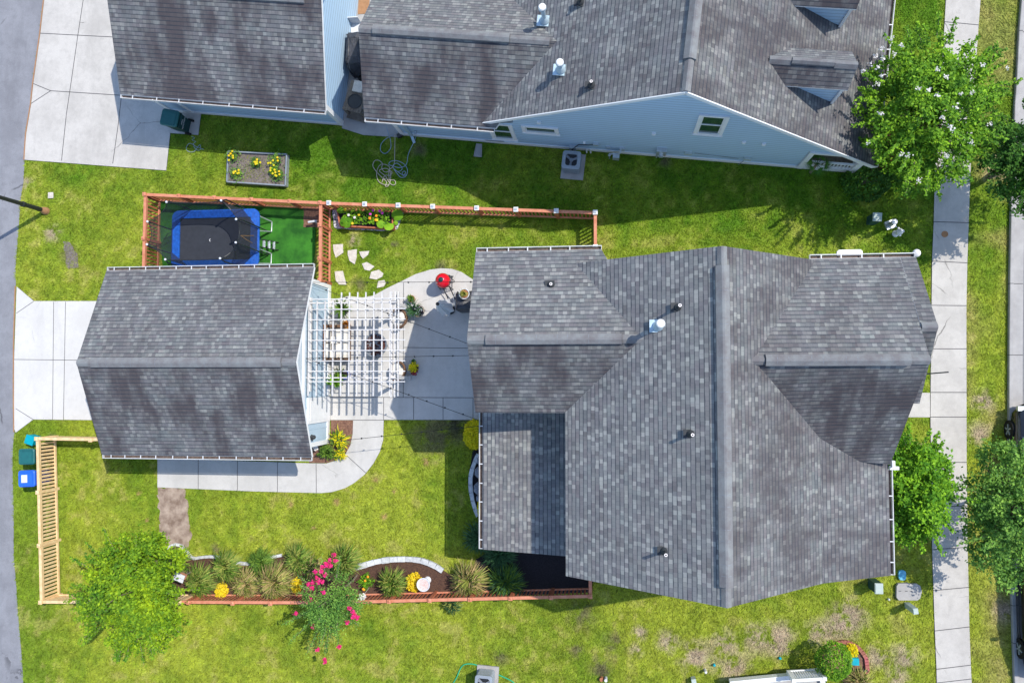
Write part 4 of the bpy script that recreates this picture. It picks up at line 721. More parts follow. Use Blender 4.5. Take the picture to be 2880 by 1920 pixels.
# ------------------------------------------------------------------ plants
def cards(mb, c, n, r, size, seed, el=.45, flat=.6, mi=0, sz=1.0):
    g = np.random.default_rng(seed); c = Vector(c)
    for _ in range(n):
        d = Vector(g.normal(0, .5, 3)); d.z *= sz; p = c + d * r; nrm = Vector((g.normal(0, flat), g.normal(0, flat), 1)).normalized(); a = g.uniform(0, 2 * PI)
        t = nrm.cross(Vector((math.cos(a), math.sin(a), .01))).normalized(); b = nrm.cross(t); L = size * g.uniform(.6, 1.3)
        mb.add([p - t * L * .5, p + b * L * el * .5, p + t * L * .5, p - b * L * el * .5], [(0, 1, 2, 3)], mi)
def tree(name, label, cat, base, c, rad3, ncl, nl, size, m, seed, trunk=.09, cr=.42, sprays=0, blooms=None, el=.55, drop=0.0, shape=None):
    base = Vector(base); c = Vector(c); o = thing(name, label, cat, base); g = np.random.default_rng(seed); mb = MB(); tb = MB(); cl = []
    fork = base.lerp(Vector((c.x, c.y, base.z)), .4); fork.z = base.z + (c.z - base.z) * .45
    tb.tube([base, base.lerp(fork, .5) + Vector((.03, -.02, 0)), fork], [trunk * 1.3, trunk, trunk * .8], 10)
    i = 0
    while len(cl) < ncl:
        i += 1; d = Vector(g.normal(0, 1, 3)).normalized(); rr = g.uniform(.15, 1) ** .55; q = Vector((d.x * rad3[0], d.y * rad3[1], d.z * rad3[2])) * rr
        q.z -= drop * (q.x ** 2 + q.y ** 2) / (rad3[0] ** 2)
        if mnoise.noise(q * .9 + Vector((seed, 0, 0))) < -.30: continue
        cl.append((c + q, rr))
    for k, (q, rr) in enumerate(cl):
        s_ = cr * g.uniform(.6, 1.15); cards(mb, q, nl, s_, size, seed * 1000 + k, el, .65, sz=.6)
        if k % 4 == 0:
            mid = fork.lerp(q, .5) + Vector((g.normal(0, .08), g.normal(0, .08), .12)); tb.tube([fork, mid, q], [trunk * .55, trunk * .3, .012], 6)
    for k in range(sprays):                     # leafy shoots reaching out of the crown
        a = g.uniform(0, 2 * PI); d = Vector((math.cos(a), math.sin(a), g.uniform(-.2, .5))); q0 = c + Vector((d.x * rad3[0], d.y * rad3[1], d.z * rad3[2])) * .8; L = g.uniform(.4, .9)
        q1 = q0 + d.normalized() * L; tb.tube([q0, q1], [.012, .005], 4)
        for j in range(22): cards(mb, q0.lerp(q1, j / 21), 3, .07, size * .9, seed * 77 + k * 31 + j, el)
    if shape: shape(mb, tb, g)
    tb.build('trunk', 'bark', o); mb.build('crown', m, o)
    if blooms:
        bm_, pts, r_, n_ = blooms; fb = MB()
        for k, q in enumerate(pts): cards(fb, q, n_, r_, .055, seed * 5 + k, .9, .8)
        fb.build('blossom', bm_, o)
    return o
def pts_on(lst, z): return [T(*q, z) for q in lst]
cw = at(2622, 300, 3.7)
wb = [at(720 * 3 + x * .306, y * .306, z) for x, y, z in ((1130,360,5),(1225,420,5),(1050,440,5),(1055,540,5),(1160,500,5.1),(870,650,4.6),(1040,700,5),(1010,620,5),(1005,780,4.9),(985,525,4.8),(945,590,4.8),(1040,1040,4.6),(920,1305,4.2),(1385,815,5.6),(1480,825,5.6),(1770,860,5.3),(1600,1080,5.3),(1680,1160,5.2),(1690,1190,5.2),(1870,1310,4.8),(1640,1430,4.5),(1225,1420,4.5),(1285,1425,4.5),(1380,1660,4.2),(1560,880,5.5),(2200,620,4.3),(1880,850,5.2),(1560,640,5.2),(1640,700,5.2),(2040,1140,4.6),(1740,980,5.2),(1980,600,4.8))]
tree('crape_myrtle', 'big crape myrtle with white blossoms overhanging the pavement and neighbour roof edge', 'tree', (11.3, 9.2, 0), cw, (2.1, 2.55, 1.5), 290, 80, .12, 'leaf', 11, .08, .28, 46, ('wflower', wb, .075, 16), drop=.6)
c2 = at(2570, 1375, 3.2); tree('maple_tree', 'bright green young tree by the pavement below the front gable', 'tree', (c2.x - .1, c2.y - .1, 0), c2, (1.25, 1.75, 1.2), 190, 85, .115, 'leaf_b', 12, .06, .26, 14, el=.6, drop=.3)
c3 = at(2876, 1455, 3.6); tree('street_tree', 'dark green street tree above the verge between the two parked cars', 'tree', (c3.x + .1, c3.y + .1, 0), c3, (1.45, 2.3, 1.4), 230, 80, .11, 'leaf_s', 13, .09, .30, 12, drop=.4)
c4 = at(2930, 430, 3.6); tree('street_tree', 'dark leafy street tree at the top right beside white crape myrtle', 'tree', (c4.x + .1, c4.y + .2, 0), c4, (1.75, 1.75, 1.4), 190, 80, .115, 'leaf_d', 14, .09, .30, 14, drop=.4)
c5 = at(372, 1668, 3.1); tree('maple_tree', 'round yellow green tree growing through the corner of both fences', 'tree', (c5.x + .35, c5.y + .1, 0), c5, (1.95, 2.1, 1.4), 330, 85, .115, 'leaf_y', 26, .08, .29, 34, el=.6, drop=.3)
c6 = at(934, 1692, 2.5)
def cm(mb, tb, g):
    for (x, y, z) in ((640,1300,1.7),(760,1200,1.8),(570,1220,1.9),(470,1290,1.5),(940,1040,2.2),(320,1180,1.5),(260,1020,1.7),(350,960,2.0),(880,1020,2.3),(720,1140,1.9)):
        q1 = T(1, 3, x, y, z); q0 = c6 + (q1 - c6) * .35; tb.tube([c6 - Vector((0, 0, .6)), q0, q1], [.02, .014, .006], 5)
        for j in range(26): cards(mb, q0.lerp(q1, j / 25), 5, .10, .08, int(x * 7 + j), .5)
pk = [T(1, 3, x, y, z) for x, y, z in ((718,390,3.0),(728,445,3.0),(675,440,3.0),(645,470,3.0),(610,500,3.0),(685,490,3),(548,548,2.9),(600,545,3),(555,598,3),(632,580,3),(575,640,3),(612,640,3),(480,660,2.8),(518,645,2.8),(515,692,2.8),(618,735,3.2),(498,797,2.9),(862,880,3),(890,915,3),(905,945,3),(933,968,2.9),(895,955,3),(370,925,2.2),(523,1043,2.5),(835,1010,2.6),(570,1260,1.9),(633,1355,1.7),(636,1375,1.7),(764,1232,1.9),(650,485,3.0),(590,635,3.0))]
tree('crape_myrtle', 'slender crape myrtle with pink blossoms leaning over the red fence', 'tree', (c6.x + .1, c6.y + .35, 0), c6, (.95, 1.1, .75), 85, 80, .07, 'leaf_s', 16, .035, .27, 10, ('pink', pk, .062, 60), shape=cm)
def shrub(name, label, c, r, m, seed, n=900, size=.07, sz=.8, cat='shrub', z=None, extra=None, group=None):
    c = Vector(c); o = thing(name, label, cat, (c.x, c.y, 0), group); g = np.random.default_rng(seed); mb = MB(); tb = MB(); rx, ry = r if isinstance(r, tuple) else (r, r)
    for _ in range(n):
        d = Vector(g.normal(0, 1, 3)).normalized(); d.z = abs(d.z) * sz; b_ = 1 + .14 * mnoise.noise(d * 2.5 + Vector((seed, 0, 0))); q = Vector((c.x + d.x * rx * b_, c.y + d.y * ry * b_, (z or 0) + d.z * (rx + ry) * .6)) - d * abs(g.normal(0, .08))
        cards(mb, q, 1, .02, size, int(g.integers(1e9)), .5, .8)
    for k in range(5): a = k * 1.26; tb.tube([(c.x, c.y, 0), (c.x + math.cos(a) * rx * .6, c.y + math.sin(a) * ry * .6, (z or 0) + rx * .5)], [.02, .006], 5)
    tb.build('stem', 'bark', o); mb.build('foliage', m, o); return o
def clump(label, c, r, mats, seed, n=230, h=.75, wd=.017, name='ornamental_grass', cat='ornamental grass', group='grass clumps in the fence bed', z=0.0):
    c = Vector(c); o = thing(name, label, cat, (c.x, c.y, z), group); o['kind'] = 'thing'; g = np.random.default_rng(seed)
    for mi, m in enumerate(mats):
        mb = MB()
        for _ in range(n // len(mats)):
            a = g.uniform(0, 2 * PI); rr = r * g.uniform(.45, 1.08); hh = h * g.uniform(.6, 1.05) * (1 - .45 * (rr / r) ** 2 + .25); b0 = Vector((c.x + g.normal(0, .06), c.y + g.normal(0, .06), z)); d = Vector((math.cos(a), math.sin(a), 0)); sd = Vector((-d.y, d.x, 0)); bend = g.normal(0, .12)
            vs = []
            for t_ in (0, .35, .7, 1.0):
                x = rr * t_ ** 1.3; zz_ = hh * math.sin(t_ * 2.35) * 1.02; ww = wd * (1.0 if t_ < .5 else (.8 if t_ < .9 else .1)); p = b0 + d * x + sd * bend * x * t_ + Vector((0, 0, max(.02, zz_))); vs += [p - sd * ww, p + sd * ww]
            mb.add(vs, [(0, 1, 3, 2), (2, 3, 5, 4), (4, 5, 7, 6)])
        mb.build('leaves' if mi == 0 else 'dry_leaves', m, o)
    return o
def CL(c, r, x, y, z=.45): p = T(c, r, x, y, z); return (p.x, p.y)
for i, (q, r, ms, h, lb) in enumerate((
    ((0,3,1620,455), .50, ('blade_g','blade_o'), .6, 'green grass clump inside the curl of the white stone edging'),
    ((0,3,1840,630), .60, ('blade_o','blade_g'), .8, 'olive grass clump beside the pale birdhouse at the bed end'),
    ((0,3,2070,500), .56, ('blade_g','blade_o'), .7, 'green grass clump between the stone edging and first yellow shrub'),
    ((0,3,2250,660), .52, ('blade_t','blade_o'), .6, 'tan and green grass clump right of the first yellow shrub'),
    ((1,3,30,470), .48, ('blade_g',), .5, 'lush green grass clump at the middle of the wavy edging'),
    ((1,3,180,640), .66, ('blade_t','blade_o'), .9, 'large tan grass clump left of the narrow yellow shrub'),
    ((1,3,370,440), .52, ('blade_g','blade_o'), .55, 'bright green grass clump behind the narrow yellow shrub'),
    ((1,3,500,520), .40, ('blade_t','blade_g'), .5, 'brownish grass clump beside the first pink blossoms'),
    ((1,3,820,440), .55, ('blade_o','blade_g'), .8, 'tall olive grass clump above the pink crape myrtle'),
    ((1,3,1250,650), .58, ('blade_o','blade_g'), .8, 'olive grass clump left of the white birdbath'),
    ((1,3,1960,610), .72, ('blade_t','blade_o'), .9, 'biggest tan grass clump at the right end of arched edging'),
    ((1,3,2290,640), .60, ('blade_d','blade_g'), .7, 'dark green spiky clump on black mulch by the fence'),
    ((1,3,2050,225), .55, ('blade_d',), .7, 'dark green spiky clump at the porch gutter corner'),
    ((1,3,2230,390), .55, ('blade_d',), .6, 'dark green spiky clump under the porch roof edge'),
    ((1,3,1800,850), .38, ('blade_o','blade_d'), .5, 'thin grass clump growing outside the red fence'))):
    clump(lb, CL(*q), r * (1.25 if i not in (9, 10, 14) else 1.05), ms, 100 + i, n=int(760 * r), h=h, z=0, wd=.019)
for i, (q, r, n, lb) in enumerate((((0,3,2005,735), (.28,.30), 800, 'first yellow shrub against the red fence'), ((1,3,340,690), (.21,.31), 620, 'narrow yellow shrub beside the big tan grass clump'), ((1,3,1435,660), (.32,.36), 900, 'yellow shrub partly under the white birdbath'))):
    shrub('yellow_shrub', lb, T(*q, .5), r, 'yelf', 130 + i, n, .085, 1.0, z=.15, group='yellow shrubs in the fence bed')
shrub('yellow_shrub', 'large round golden shrub at the top of the porch gutter', T(1,2,2010,860,.55), (.50,.56), 'yel', 140, 2200, .10, 1.0, z=.15); shrub('yellow_shrub', 'small golden shrub at the lower end of dark rock bed', T(1,2,2085,1530,.4), (.26,.42), 'yel', 141, 700, .09, 1.0, z=.1)
shrub('bush', 'dark bush in the shade under the neighbour porch corner', T(3,1,930,80,.5), (.85,.75), 'leaf_d', 142, 1500, .12); shrub('bush', 'red leaved bush beside the neighbour gutter', T(3,0,1110,1360,.9), (.42,.8), 'leaf_r', 143, 900, .10, z=.3)
shrub('bush', 'second dark bush below the white crape myrtle', T(3,0,1250,1500,.6), (.8,.6), 'leaf_d', 144, 1300, .11, z=.2)
shrub('bush', 'round green bush hiding the porch corner at the bottom edge', T(3,3,625,1395,1.3), (.62,.66), 'leaf', 145, 2600, .085, 1.0, z=.85); shrub('bush', 'lime green bush in the round brick bed', T(3,3,785,1290,.4), (.22,.26), 'yel', 146, 500, .075, z=.15)
clump('yellowing grass clump below the round brick bed', CL(3,3,850,1560), .5, ('blade_t','blade_o'), 147, n=200, h=.5, group=None)
for i, (q, r, h, m, lb) in enumerate((((1,2,760,900), .42, .45, ('blade_g','yel'), 'lime lily clump in the mulch bed at the garage corner'), ((1,2,640,1010), .36, .4, ('blade_g',), 'green lily clump with a pink flower near the gutter end'), ((1,2,760,1030), .28, .3, ('blade_g','yel'), 'small lily clump at the tip of the curved bed'))):
    clump(lb, CL(*q, .3), r, m, 150 + i, n=150, h=h, wd=.022, name='lily', cat='plant', group=None)
fl = T(1,2,545,978,.5); mb = MB(); cards(mb, fl, 30, .08, .09, 9, .9); mb.tube([fl, (fl.x, fl.y, 0)], .008); tag(mb.build('lily_flower', 'wflower'), 'single pale pink flower beside the garage gutter corner', 'flower')
def flowerbed(label, c, r, pts, seed, name='flowering_plant', m='leaf_b', fm='orange', n=260, z=.35, fr=.05):
    c = Vector(c); o = thing(name, label, 'plant', (c.x, c.y, 0)); mb = MB(); g = np.random.default_rng(seed)
    for k in range(n): a = g.uniform(0, 2 * PI); q = Vector((c.x + math.cos(a) * r * g.uniform(0, 1), c.y + math.sin(a) * r * g.uniform(0, 1), c.z + g.uniform(.05, z))); cards(mb, q, 1, .01, .10, int(g.integers(1e9)), .45, .6)
    mb.tube([(c.x, c.y, c.z - .02), (c.x, c.y, c.z + z)], .01); mb.build('leaves', m, o); fb = MB()
    for p in pts:
        fb.lathe((p.x, p.y, p.z), [(fr * .5, -.015), (fr, .0), (fr * .8, .015), (fr * .3, .022)], 9)
    fb.build('flowers', fm, o); return o
c = T(1,3,1005,640,.3); c.z = 0; flowerbed('orange flowering plant between pink crape myrtle and stone arch', c, .32, pts_on(((1,3,1027,592),(1,3,1002,628),(1,3,992,710),(1,3,985,705)), .42), 160)
mb = MB(); p = T(1,3,978,775,1.3); cards(mb, p, 60, .10, .08, 5, .9); mb.tube([T(1,3,1040,690,.02), p], .007); tag(mb.build('white_flower', 'wflower'), 'white flower head on a tall stem against the red fence', 'flower')

# stone edgings: each stone is one piece
def edging(label, pts, m, w_=.16, h=.12, seg=.22, z=0, nm='stone_edging'):
    pts = [Vector(p) for p in pts]; o = thing(nm, label, 'edging', (pts[0].x, pts[0].y, 0)); mb = MB(); tot = 0
    P_ = []; 
    for a, b in zip(pts, pts[1:]):
        n = max(2, int((b - a).length / .02)); P_ += [a.lerp(b, i / n) for i in range(n)]
    P_.append(pts[-1]); last = P_[0]; acc = 0
    for a, b in zip(P_, P_[1:]):
        acc += (b - a).length
        if acc >= seg:
            d = (b - last); mid = (b + last) / 2; L = d.length - .012; k = random.uniform(.9, 1.1); mb.box((mid.x, mid.y, z + h * k / 2), (L, w_ * k, h * k), math.atan2(d.y, d.x)); last = b; acc = 0
    mb.build('stones', m, o); return o
edging('wavy white stone edging in front of the grass clumps', P2([(0,3,1520,370),(0,3,1555,320),(0,3,1610,290),(0,3,1670,300),(0,3,1720,360),(0,3,1770,425),(0,3,1860,408),(0,3,1950,402),(0,3,2050,415),(0,3,2180,460),(0,3,2352,475),(1,3,60,440),(1,3,130,412),(1,3,280,383)]), 'stone_g', .11, .1, .2)
edging('arched white stone edging around the birdbath', P2([(1,3,890,508),(1,3,1000,480),(1,3,1080,455),(1,3,1200,432),(1,3,1320,425),(1,3,1430,425),(1,3,1540,440),(1,3,1640,480),(1,3,1700,520),(1,3,1770,570)]), 'stone_g', .2, .13, .3)
edging('curved dark block edging at the porch side', P2([(1,2,2050,1030),(1,2,2000,1130),(1,2,1975,1240),(1,2,1975,1340),(1,2,1990,1440),(1,2,2025,1560),(1,3,2060,60)]), 'stone_g', .16, .16, .3)
for i, (x, y, r) in enumerate(((2065, 1090, .22), (2050, 1200, .24), (2045, 1350, .26), (2050, 1440, .16))):
    p = T(1,2,x,y,.1); mb = MB(); mb.lathe((p.x, p.y, .02), [(r, 0), (r * .95, .12), (r * .6, .22), (.02, .25)], 7, sx=.8); tag(mb.build('rock', 'stone_b'), ('uppermost dark rock below golden shrub', 'second dark rock inside the curved edging', 'largest dark rock midway along the porch gutter', 'lowest small dark rock above the little golden shrub')[i], 'rock', 'dark rocks beside the porch')
br = [T(3,3,x,y) for x, y in ((490,1330),(495,1290),(530,1240),(600,1200),(700,1182),(780,1205),(850,1260),(895,1330),(905,1420),(900,1490))]; edging('round red brick edging near the bottom porch', br, 'brick', .13, .12, .09, nm='brick_edging')
patch('brick_bed', [(p.x, p.y) for p in br] + [(p.x, p.y) for p in P2([(3,3,880,1568),(3,3,700,1568)])], 'mulch_r', .03)
STEP = ([(710,680),(800,675),(803,755),(735,800),(715,740)], [(845,735),(928,722),(925,800),(908,860),(862,830),(845,775)], [(950,745),(1042,738),(1030,775),(985,810),(965,785)], [(975,855),(1020,840),(1090,880),(1045,920),(1000,910)], [(1060,930),(1130,910),(1172,945),(1160,975),(1110,1000),(1045,990)], [(1125,1015),(1180,1005),(1195,1030),(1175,1065),(1112,1078)], [(725,925),(800,922),(833,1048),(765,1045),(735,1010)])
SN = ('top left stepping stone beside the red dividing fence', 'tall stepping stone second from the dividing fence', 'heart shaped stepping stone furthest from the garage', 'stepping stone third from bottom in the curved row', 'broad tan stepping stone second nearest the patio', 'small pink stepping stone nearest the patio', 'large stepping stone nearest the garage corner')
for s_, lb in zip(STEP, SN):
    mb = MB(); q = [(p.x, p.y) for p in (T(1,1,*v) for v in s_)]; mb.prism(q, -.02, .035); tag(mb.build('stepping_stone', 'stone'), lb, 'stepping stone', 'stepping stones in the lawn')

# ------------------------------------------------------------------ trampoline
def TR(x, y, z=.0): return at(400 + x / 6.533, 530 + y / 6.533, z)
tl, tr_, br_ = TR(560, 400, .9), TR(2150, 390, .9), TR(525, 1400, .9)
tx0, tx1, ty1 = (TR(560, 400, .9).x + TR(525, 1300, .9).x) / 2, TR(2150, 700, .9).x, TR(1300, 390, .9).y; ty0 = TR(1300, 1400, .9).y - .12
tp = thing('trampoline', 'blue padded trampoline with black safety net inside the red fence', 'trampoline', ((tx0 + tx1) / 2, (ty0 + ty1) / 2, 0))
def rrect(x0, x1, y0, y1, r, n=6):
    out = []
    for cx, cy, a0 in ((x1 - r, y1 - r, 0), (x0 + r, y1 - r, 90), (x0 + r, y0 + r, 180), (x1 - r, y0 + r, 270)):
        for k in range(n + 1): a = rad(a0 + 90 * k / n); out.append((cx + r * math.cos(a), cy + r * math.sin(a)))
    return out
ow, iw = rrect(tx0, tx1, ty0, ty1, .28), rrect(tx0 + .34, tx1 - .34, ty0 + .30, ty1 - .32, .05)
n = len(ow); mb = MB(); vs = [(x, y, .90) for x, y in ow] + [(x, y, .925) for x, y in iw] + [(x, y, .84) for x, y in ow] + [(x, y, .88) for x, y in iw]
fs = []
for i in range(n): j = (i + 1) % n; fs += [(i, j, n + j, n + i), (2 * n + i, 2 * n + j, j, i), (n + i, n + j, 3 * n + j, 3 * n + i)]
mb.add(vs, fs); mb.build('pad', 'blue_pad', tp)
mb = MB(); mb.prism(iw, .865, .875); mt_ = mb.build('jumping_mat', 'matk', tp)
p = TR(1250, 950, .88); mb = MB(); arc = [(p.x + .03 * math.cos(a) , p.y + .045 * math.sin(a)) for a in [rad(60 + 240 * k / 10) for k in range(11)]]
mb.tube([(x, y, .882) for x, y in arc], .011, 5); mb.build('logo', 'label', mt_); p = TR(1345, 955, .88); text_mesh('lettering', 'ACON', .095, (p.x, p.y, .882), Matrix.Identity(3), 'label', mt_)
mb = MB(); fr = rrect(tx0 + .06, tx1 - .06, ty0 + .06, ty1 - .06, .25); mb.tube([(x, y, .8) for x, y in fr + fr[:1]], .03, 8); mb.build('frame', 'steel', tp)
for sx, xx in ((-1, tx0 + .1), (1, tx1 - .1)):
    for (y0_, y1_) in ((ty0 + .15, ty0 + .75), (ty1 - .85, ty1 - .25)):
        mb = MB(); ex_ = xx + sx * .22; mb.tube([(xx, y0_, .8), (ex_, y0_ + .1, .06), (ex_, y1_ - .1, .03), (xx, y1_, .8)], .026, 8); mb.build('leg', 'steel', tp)
poles = [((525,680),(60,580)), ((525,1240),(25,1075)), ((2140,655),(1665,515)), ((2120,1215),(1620,1065)), ((2000,400),(1610,385)), ((900,395),(560,280))]
tops = []
bxs = [(tx0 - .02, ty1 - .75), (tx0 - .02, ty0 + .6), (tx1 + .02, ty1 - .75), (tx1 + .02, ty0 + .6), (tx1 - .6, ty1 + .02), (tx0 + .75, ty1 + .02), (tx1 - .6, ty0 - .02), (tx0 + .75, ty0 - .02)]
for x, y in bxs:
    mb = MB(); cx, cy = (tx0 + tx1) / 2, (ty0 + ty1) / 2; ix, iy = x + (cx - x) * .05, y + (cy - y) * .08
    mb.tube([(x, y, .1), (x, y, 1.5), (x, y, 2.4), (ix, iy, 2.66)], .026, 8); tops.append((ix, iy)); q = mb.build('net_pole', 'black', tp); mb = MB(); mb.ball((ix, iy, 2.68), .045, 6); mb.build('pole_tip', 'label', q)
order = [0, 5, 4, 2, 3, 6, 7, 1]; ring = [tops[i] for i in order]; low = [(bxs[i][0] + ((tx0 + tx1) / 2 - bxs[i][0]) * .04, bxs[i][1] + ((ty0 + ty1) / 2 - bxs[i][1]) * .04) for i in order]
mb = MB(); vs = []
K = 7
for i in range(8):
    for k in range(K):
        t_ = k / K; j = (i + 1) % 8
        for lev, (A_, z, sag) in enumerate(((low, .93, 0), (ring, 2.0, .06), (ring, 2.62, .22))):
            s_ = 4 * t_ * (1 - t_); vs.append((A_[i][0] + (A_[j][0] - A_[i][0]) * t_, A_[i][1] + (A_[j][1] - A_[i][1]) * t_, z - sag * s_))
N8 = 8 * K; mb.add(vs, [(a * 3 + l, ((a + 1) % N8) * 3 + l, ((a + 1) % N8) * 3 + l + 1, a * 3 + l + 1) for a in range(N8) for l in (0, 1)])
mb.build('safety_net', 'net', tp)
mb = MB(); mb.tube([vs[a * 3 + 2] for a in range(N8)] + [vs[2]], .014, 5); mb.build('net_border', 'black', tp)
rp = TR(1690, 795, 2.4); mb = MB(); mb.tube([TR(1810, 865, 1.5), TR(1950, 870, 1.3), TR(2050, 865, 1.0)], .016, 5); mb.tube([TR(1810, 865, 1.5), TR(1930, 950, 1.3), TR(2020, 1000, 1.0)], .016, 5); mb.build('net_rope', 'rope', tp)
ld = thing('ladder', 'small three step ladder leaning against the trampoline', 'ladder', T(1,1,125,680,0)); y0_, y1_ = T(1,1,125,712,.5).y, T(1,1,125,642,.5).y
for y in (y0_, y1_): mb = MB(); mb.tube([(tx1 + .02, y, .84), (T(1,1,205,700,.05).x, y, .02)], .02, 8); mb.build('side_rail', 'black', ld)
for k, x in enumerate((75, 122, 168)): q = T(1,1,x,680,.62 - .2 * k); mb = MB(); mb.box((q.x, (y0_ + y1_) / 2, .64 - .2 * k), (.09, y1_ - y0_, .03)); mb.build('step', 'steel', ld)
p = T(1,1,530,465,.35); mb = MB(); mb.tube([p + Vector((-.22, -.03, 0)), p, p + Vector((.1, .02, -.05))], .045, 8); mb.tube([p, (p.x, p.y, 0)], .03); tag(mb.build('downpipe_spout', 'label'), 'white bent spout on the mulch patch beside the dividing fence', 'spout')
# ------------------------------------------------------------------ planter
c0, c1, c2, c3 = T(1,1,745,365,.35), T(1,1,1250,372,.35), T(1,1,1255,530,.35), T(1,1,770,505,.35)
pl = thing('planter_box', 'long red wooden planter of zinnias and big leaves on white gravel', 'planter', T(1,1,1000,440,0)); mb = MB()
for a, b in ((c0, c1), (c1, c2), (c2, c3), (c3, c0)): mb.bar(a - Vector((0, 0, .17)), b - Vector((0, 0, .17)), .05, .34)
mb.build('box', 'red_wood', pl); mb = MB(); mb.prism([c0, c1, c2, c3], .05, .27); mb.build('compost', 'mulch_k', pl)
fbm, g = MB(), np.random.default_rng(3)
for x0_, x1_, n_ in ((790, 960, 230), (900, 1060, 120), (1030, 1225, 260)):
    for k in range(n_): q = T(1,1,g.uniform(x0_, x1_),g.uniform(355, 490),.36 + g.uniform(0, .22)); cards(fbm, q, 1, .01, .11, int(g.integers(1e9)), .5, .6)
fbm.build('foliage', 'leaf_b', pl); fm = MB()
def bigleaf(mb, c, r, a, tilt=.25):
    c = Vector(c); pts = []; 
    for k in range(14):
        t_ = 2 * PI * k / 14; rr = r * (1 + .22 * math.cos(t_)) * (.72 if k == 7 else 1); pts.append(c + Vector((rr * math.cos(t_ + a), rr * math.sin(t_ + a) * .85, tilt * rr * math.cos(t_))))
    mb.add([c + Vector((0, 0, .03))] + pts, [(0, k + 1, (k + 1) % 14 + 1) for k in range(14)])
for x, y, r, a in ((780,370,.14,2),(820,485,.25,1),(1290,415,.25,.6),(1155,500,.17,2.2),(1225,505,.19,4.4),(1280,485,.1,1)): bigleaf(fm, T(1,1,x,y,.5), r, a)
fm.build('squash_leaves', 'leaf_b', pl)
for m_, lst in (('orange', ((1045,437),(1105,415),(1100,452))), ('yelf', ((820,360),(885,485),(1110,455),(945,405))), ('magenta', ((1075,365),(1135,370),(1160,388),(1050,398))), ('wflower', ((850,408),(905,430)))):
    for x, y in lst: fb = MB(); q = T(1,1,x,y,.64); fb.lathe((q.x, q.y, q.z), [(.03, -.02), (.055, 0), (.045, .02), (.01, .03)], 10); fb.build('flower', m_, pl)
# raised bed
rz = [(x / 6.72 + 620, y / 6.72 + 400) for x, y in ((140,172),(1248,228),(1222,818),(118,745))]; rc = [at(x, y, .25) for x, y in rz]
rb_ = thing('raised_bed', 'grey framed raised bed of yellow flowers on the neighbour lawn', 'raised bed', (rc[0] + rc[2]) / 2 * Vector((1, 1, 0)) if False else ((rc[0].x + rc[2].x) / 2, (rc[0].y + rc[2].y) / 2, 0)); mb = MB()
for i in range(4): mb.bar(rc[i] - Vector((0, 0, .125)), rc[(i + 1) % 4] - Vector((0, 0, .125)), .05, .25)
mb.build('frame', 'old_wood' if False else 'grey', rb_); mb = MB(); mb.prism(rc, .02, .14); mb.build('soil', 'soil_d', rb_); mb = MB(); g = np.random.default_rng(77)
for k in range(420): q = rc[0].lerp(rc[1], g.uniform(.05, .95)).lerp(rc[3].lerp(rc[2], g.uniform(.05, .95)), g.uniform(.08, .92)); cards(mb, (q.x, q.y, .16), 1, .01, .07, int(g.integers(1e9)), .3, .6)
mb.build('weeds', 'blade_o', rb_)
HARD.append([(p.x, p.y) for p in rc])
for x, y, r, n_ in ((250,250,.26,6),(320,600,.25,6),(680,400,.18,7),(1060,340,.26,6),(1100,640,.24,6),(1020,540,.15,3)):
    q = at(620 + x / 6.72, 400 + y / 6.72, .2); mb = MB(); cards(mb, q + Vector((0, 0, .08)), 260, r * 1.05, .085, x, .45, .7, sz=.4); ob = mb.build('flower_foliage', 'leaf_s' if x % 3 else 'leaf_b', rb_)
    fb = MB(); g = np.random.default_rng(x)
    for k in range(n_): w_ = q + Vector((g.normal(0, r * .45), g.normal(0, r * .45), .2)); fb.lathe((w_.x, w_.y, w_.z), [(.025, -.015), (.048, 0), (.04, .015), (.01, .022)], 8)
    fb.build('flowers', 'yelf', ob)

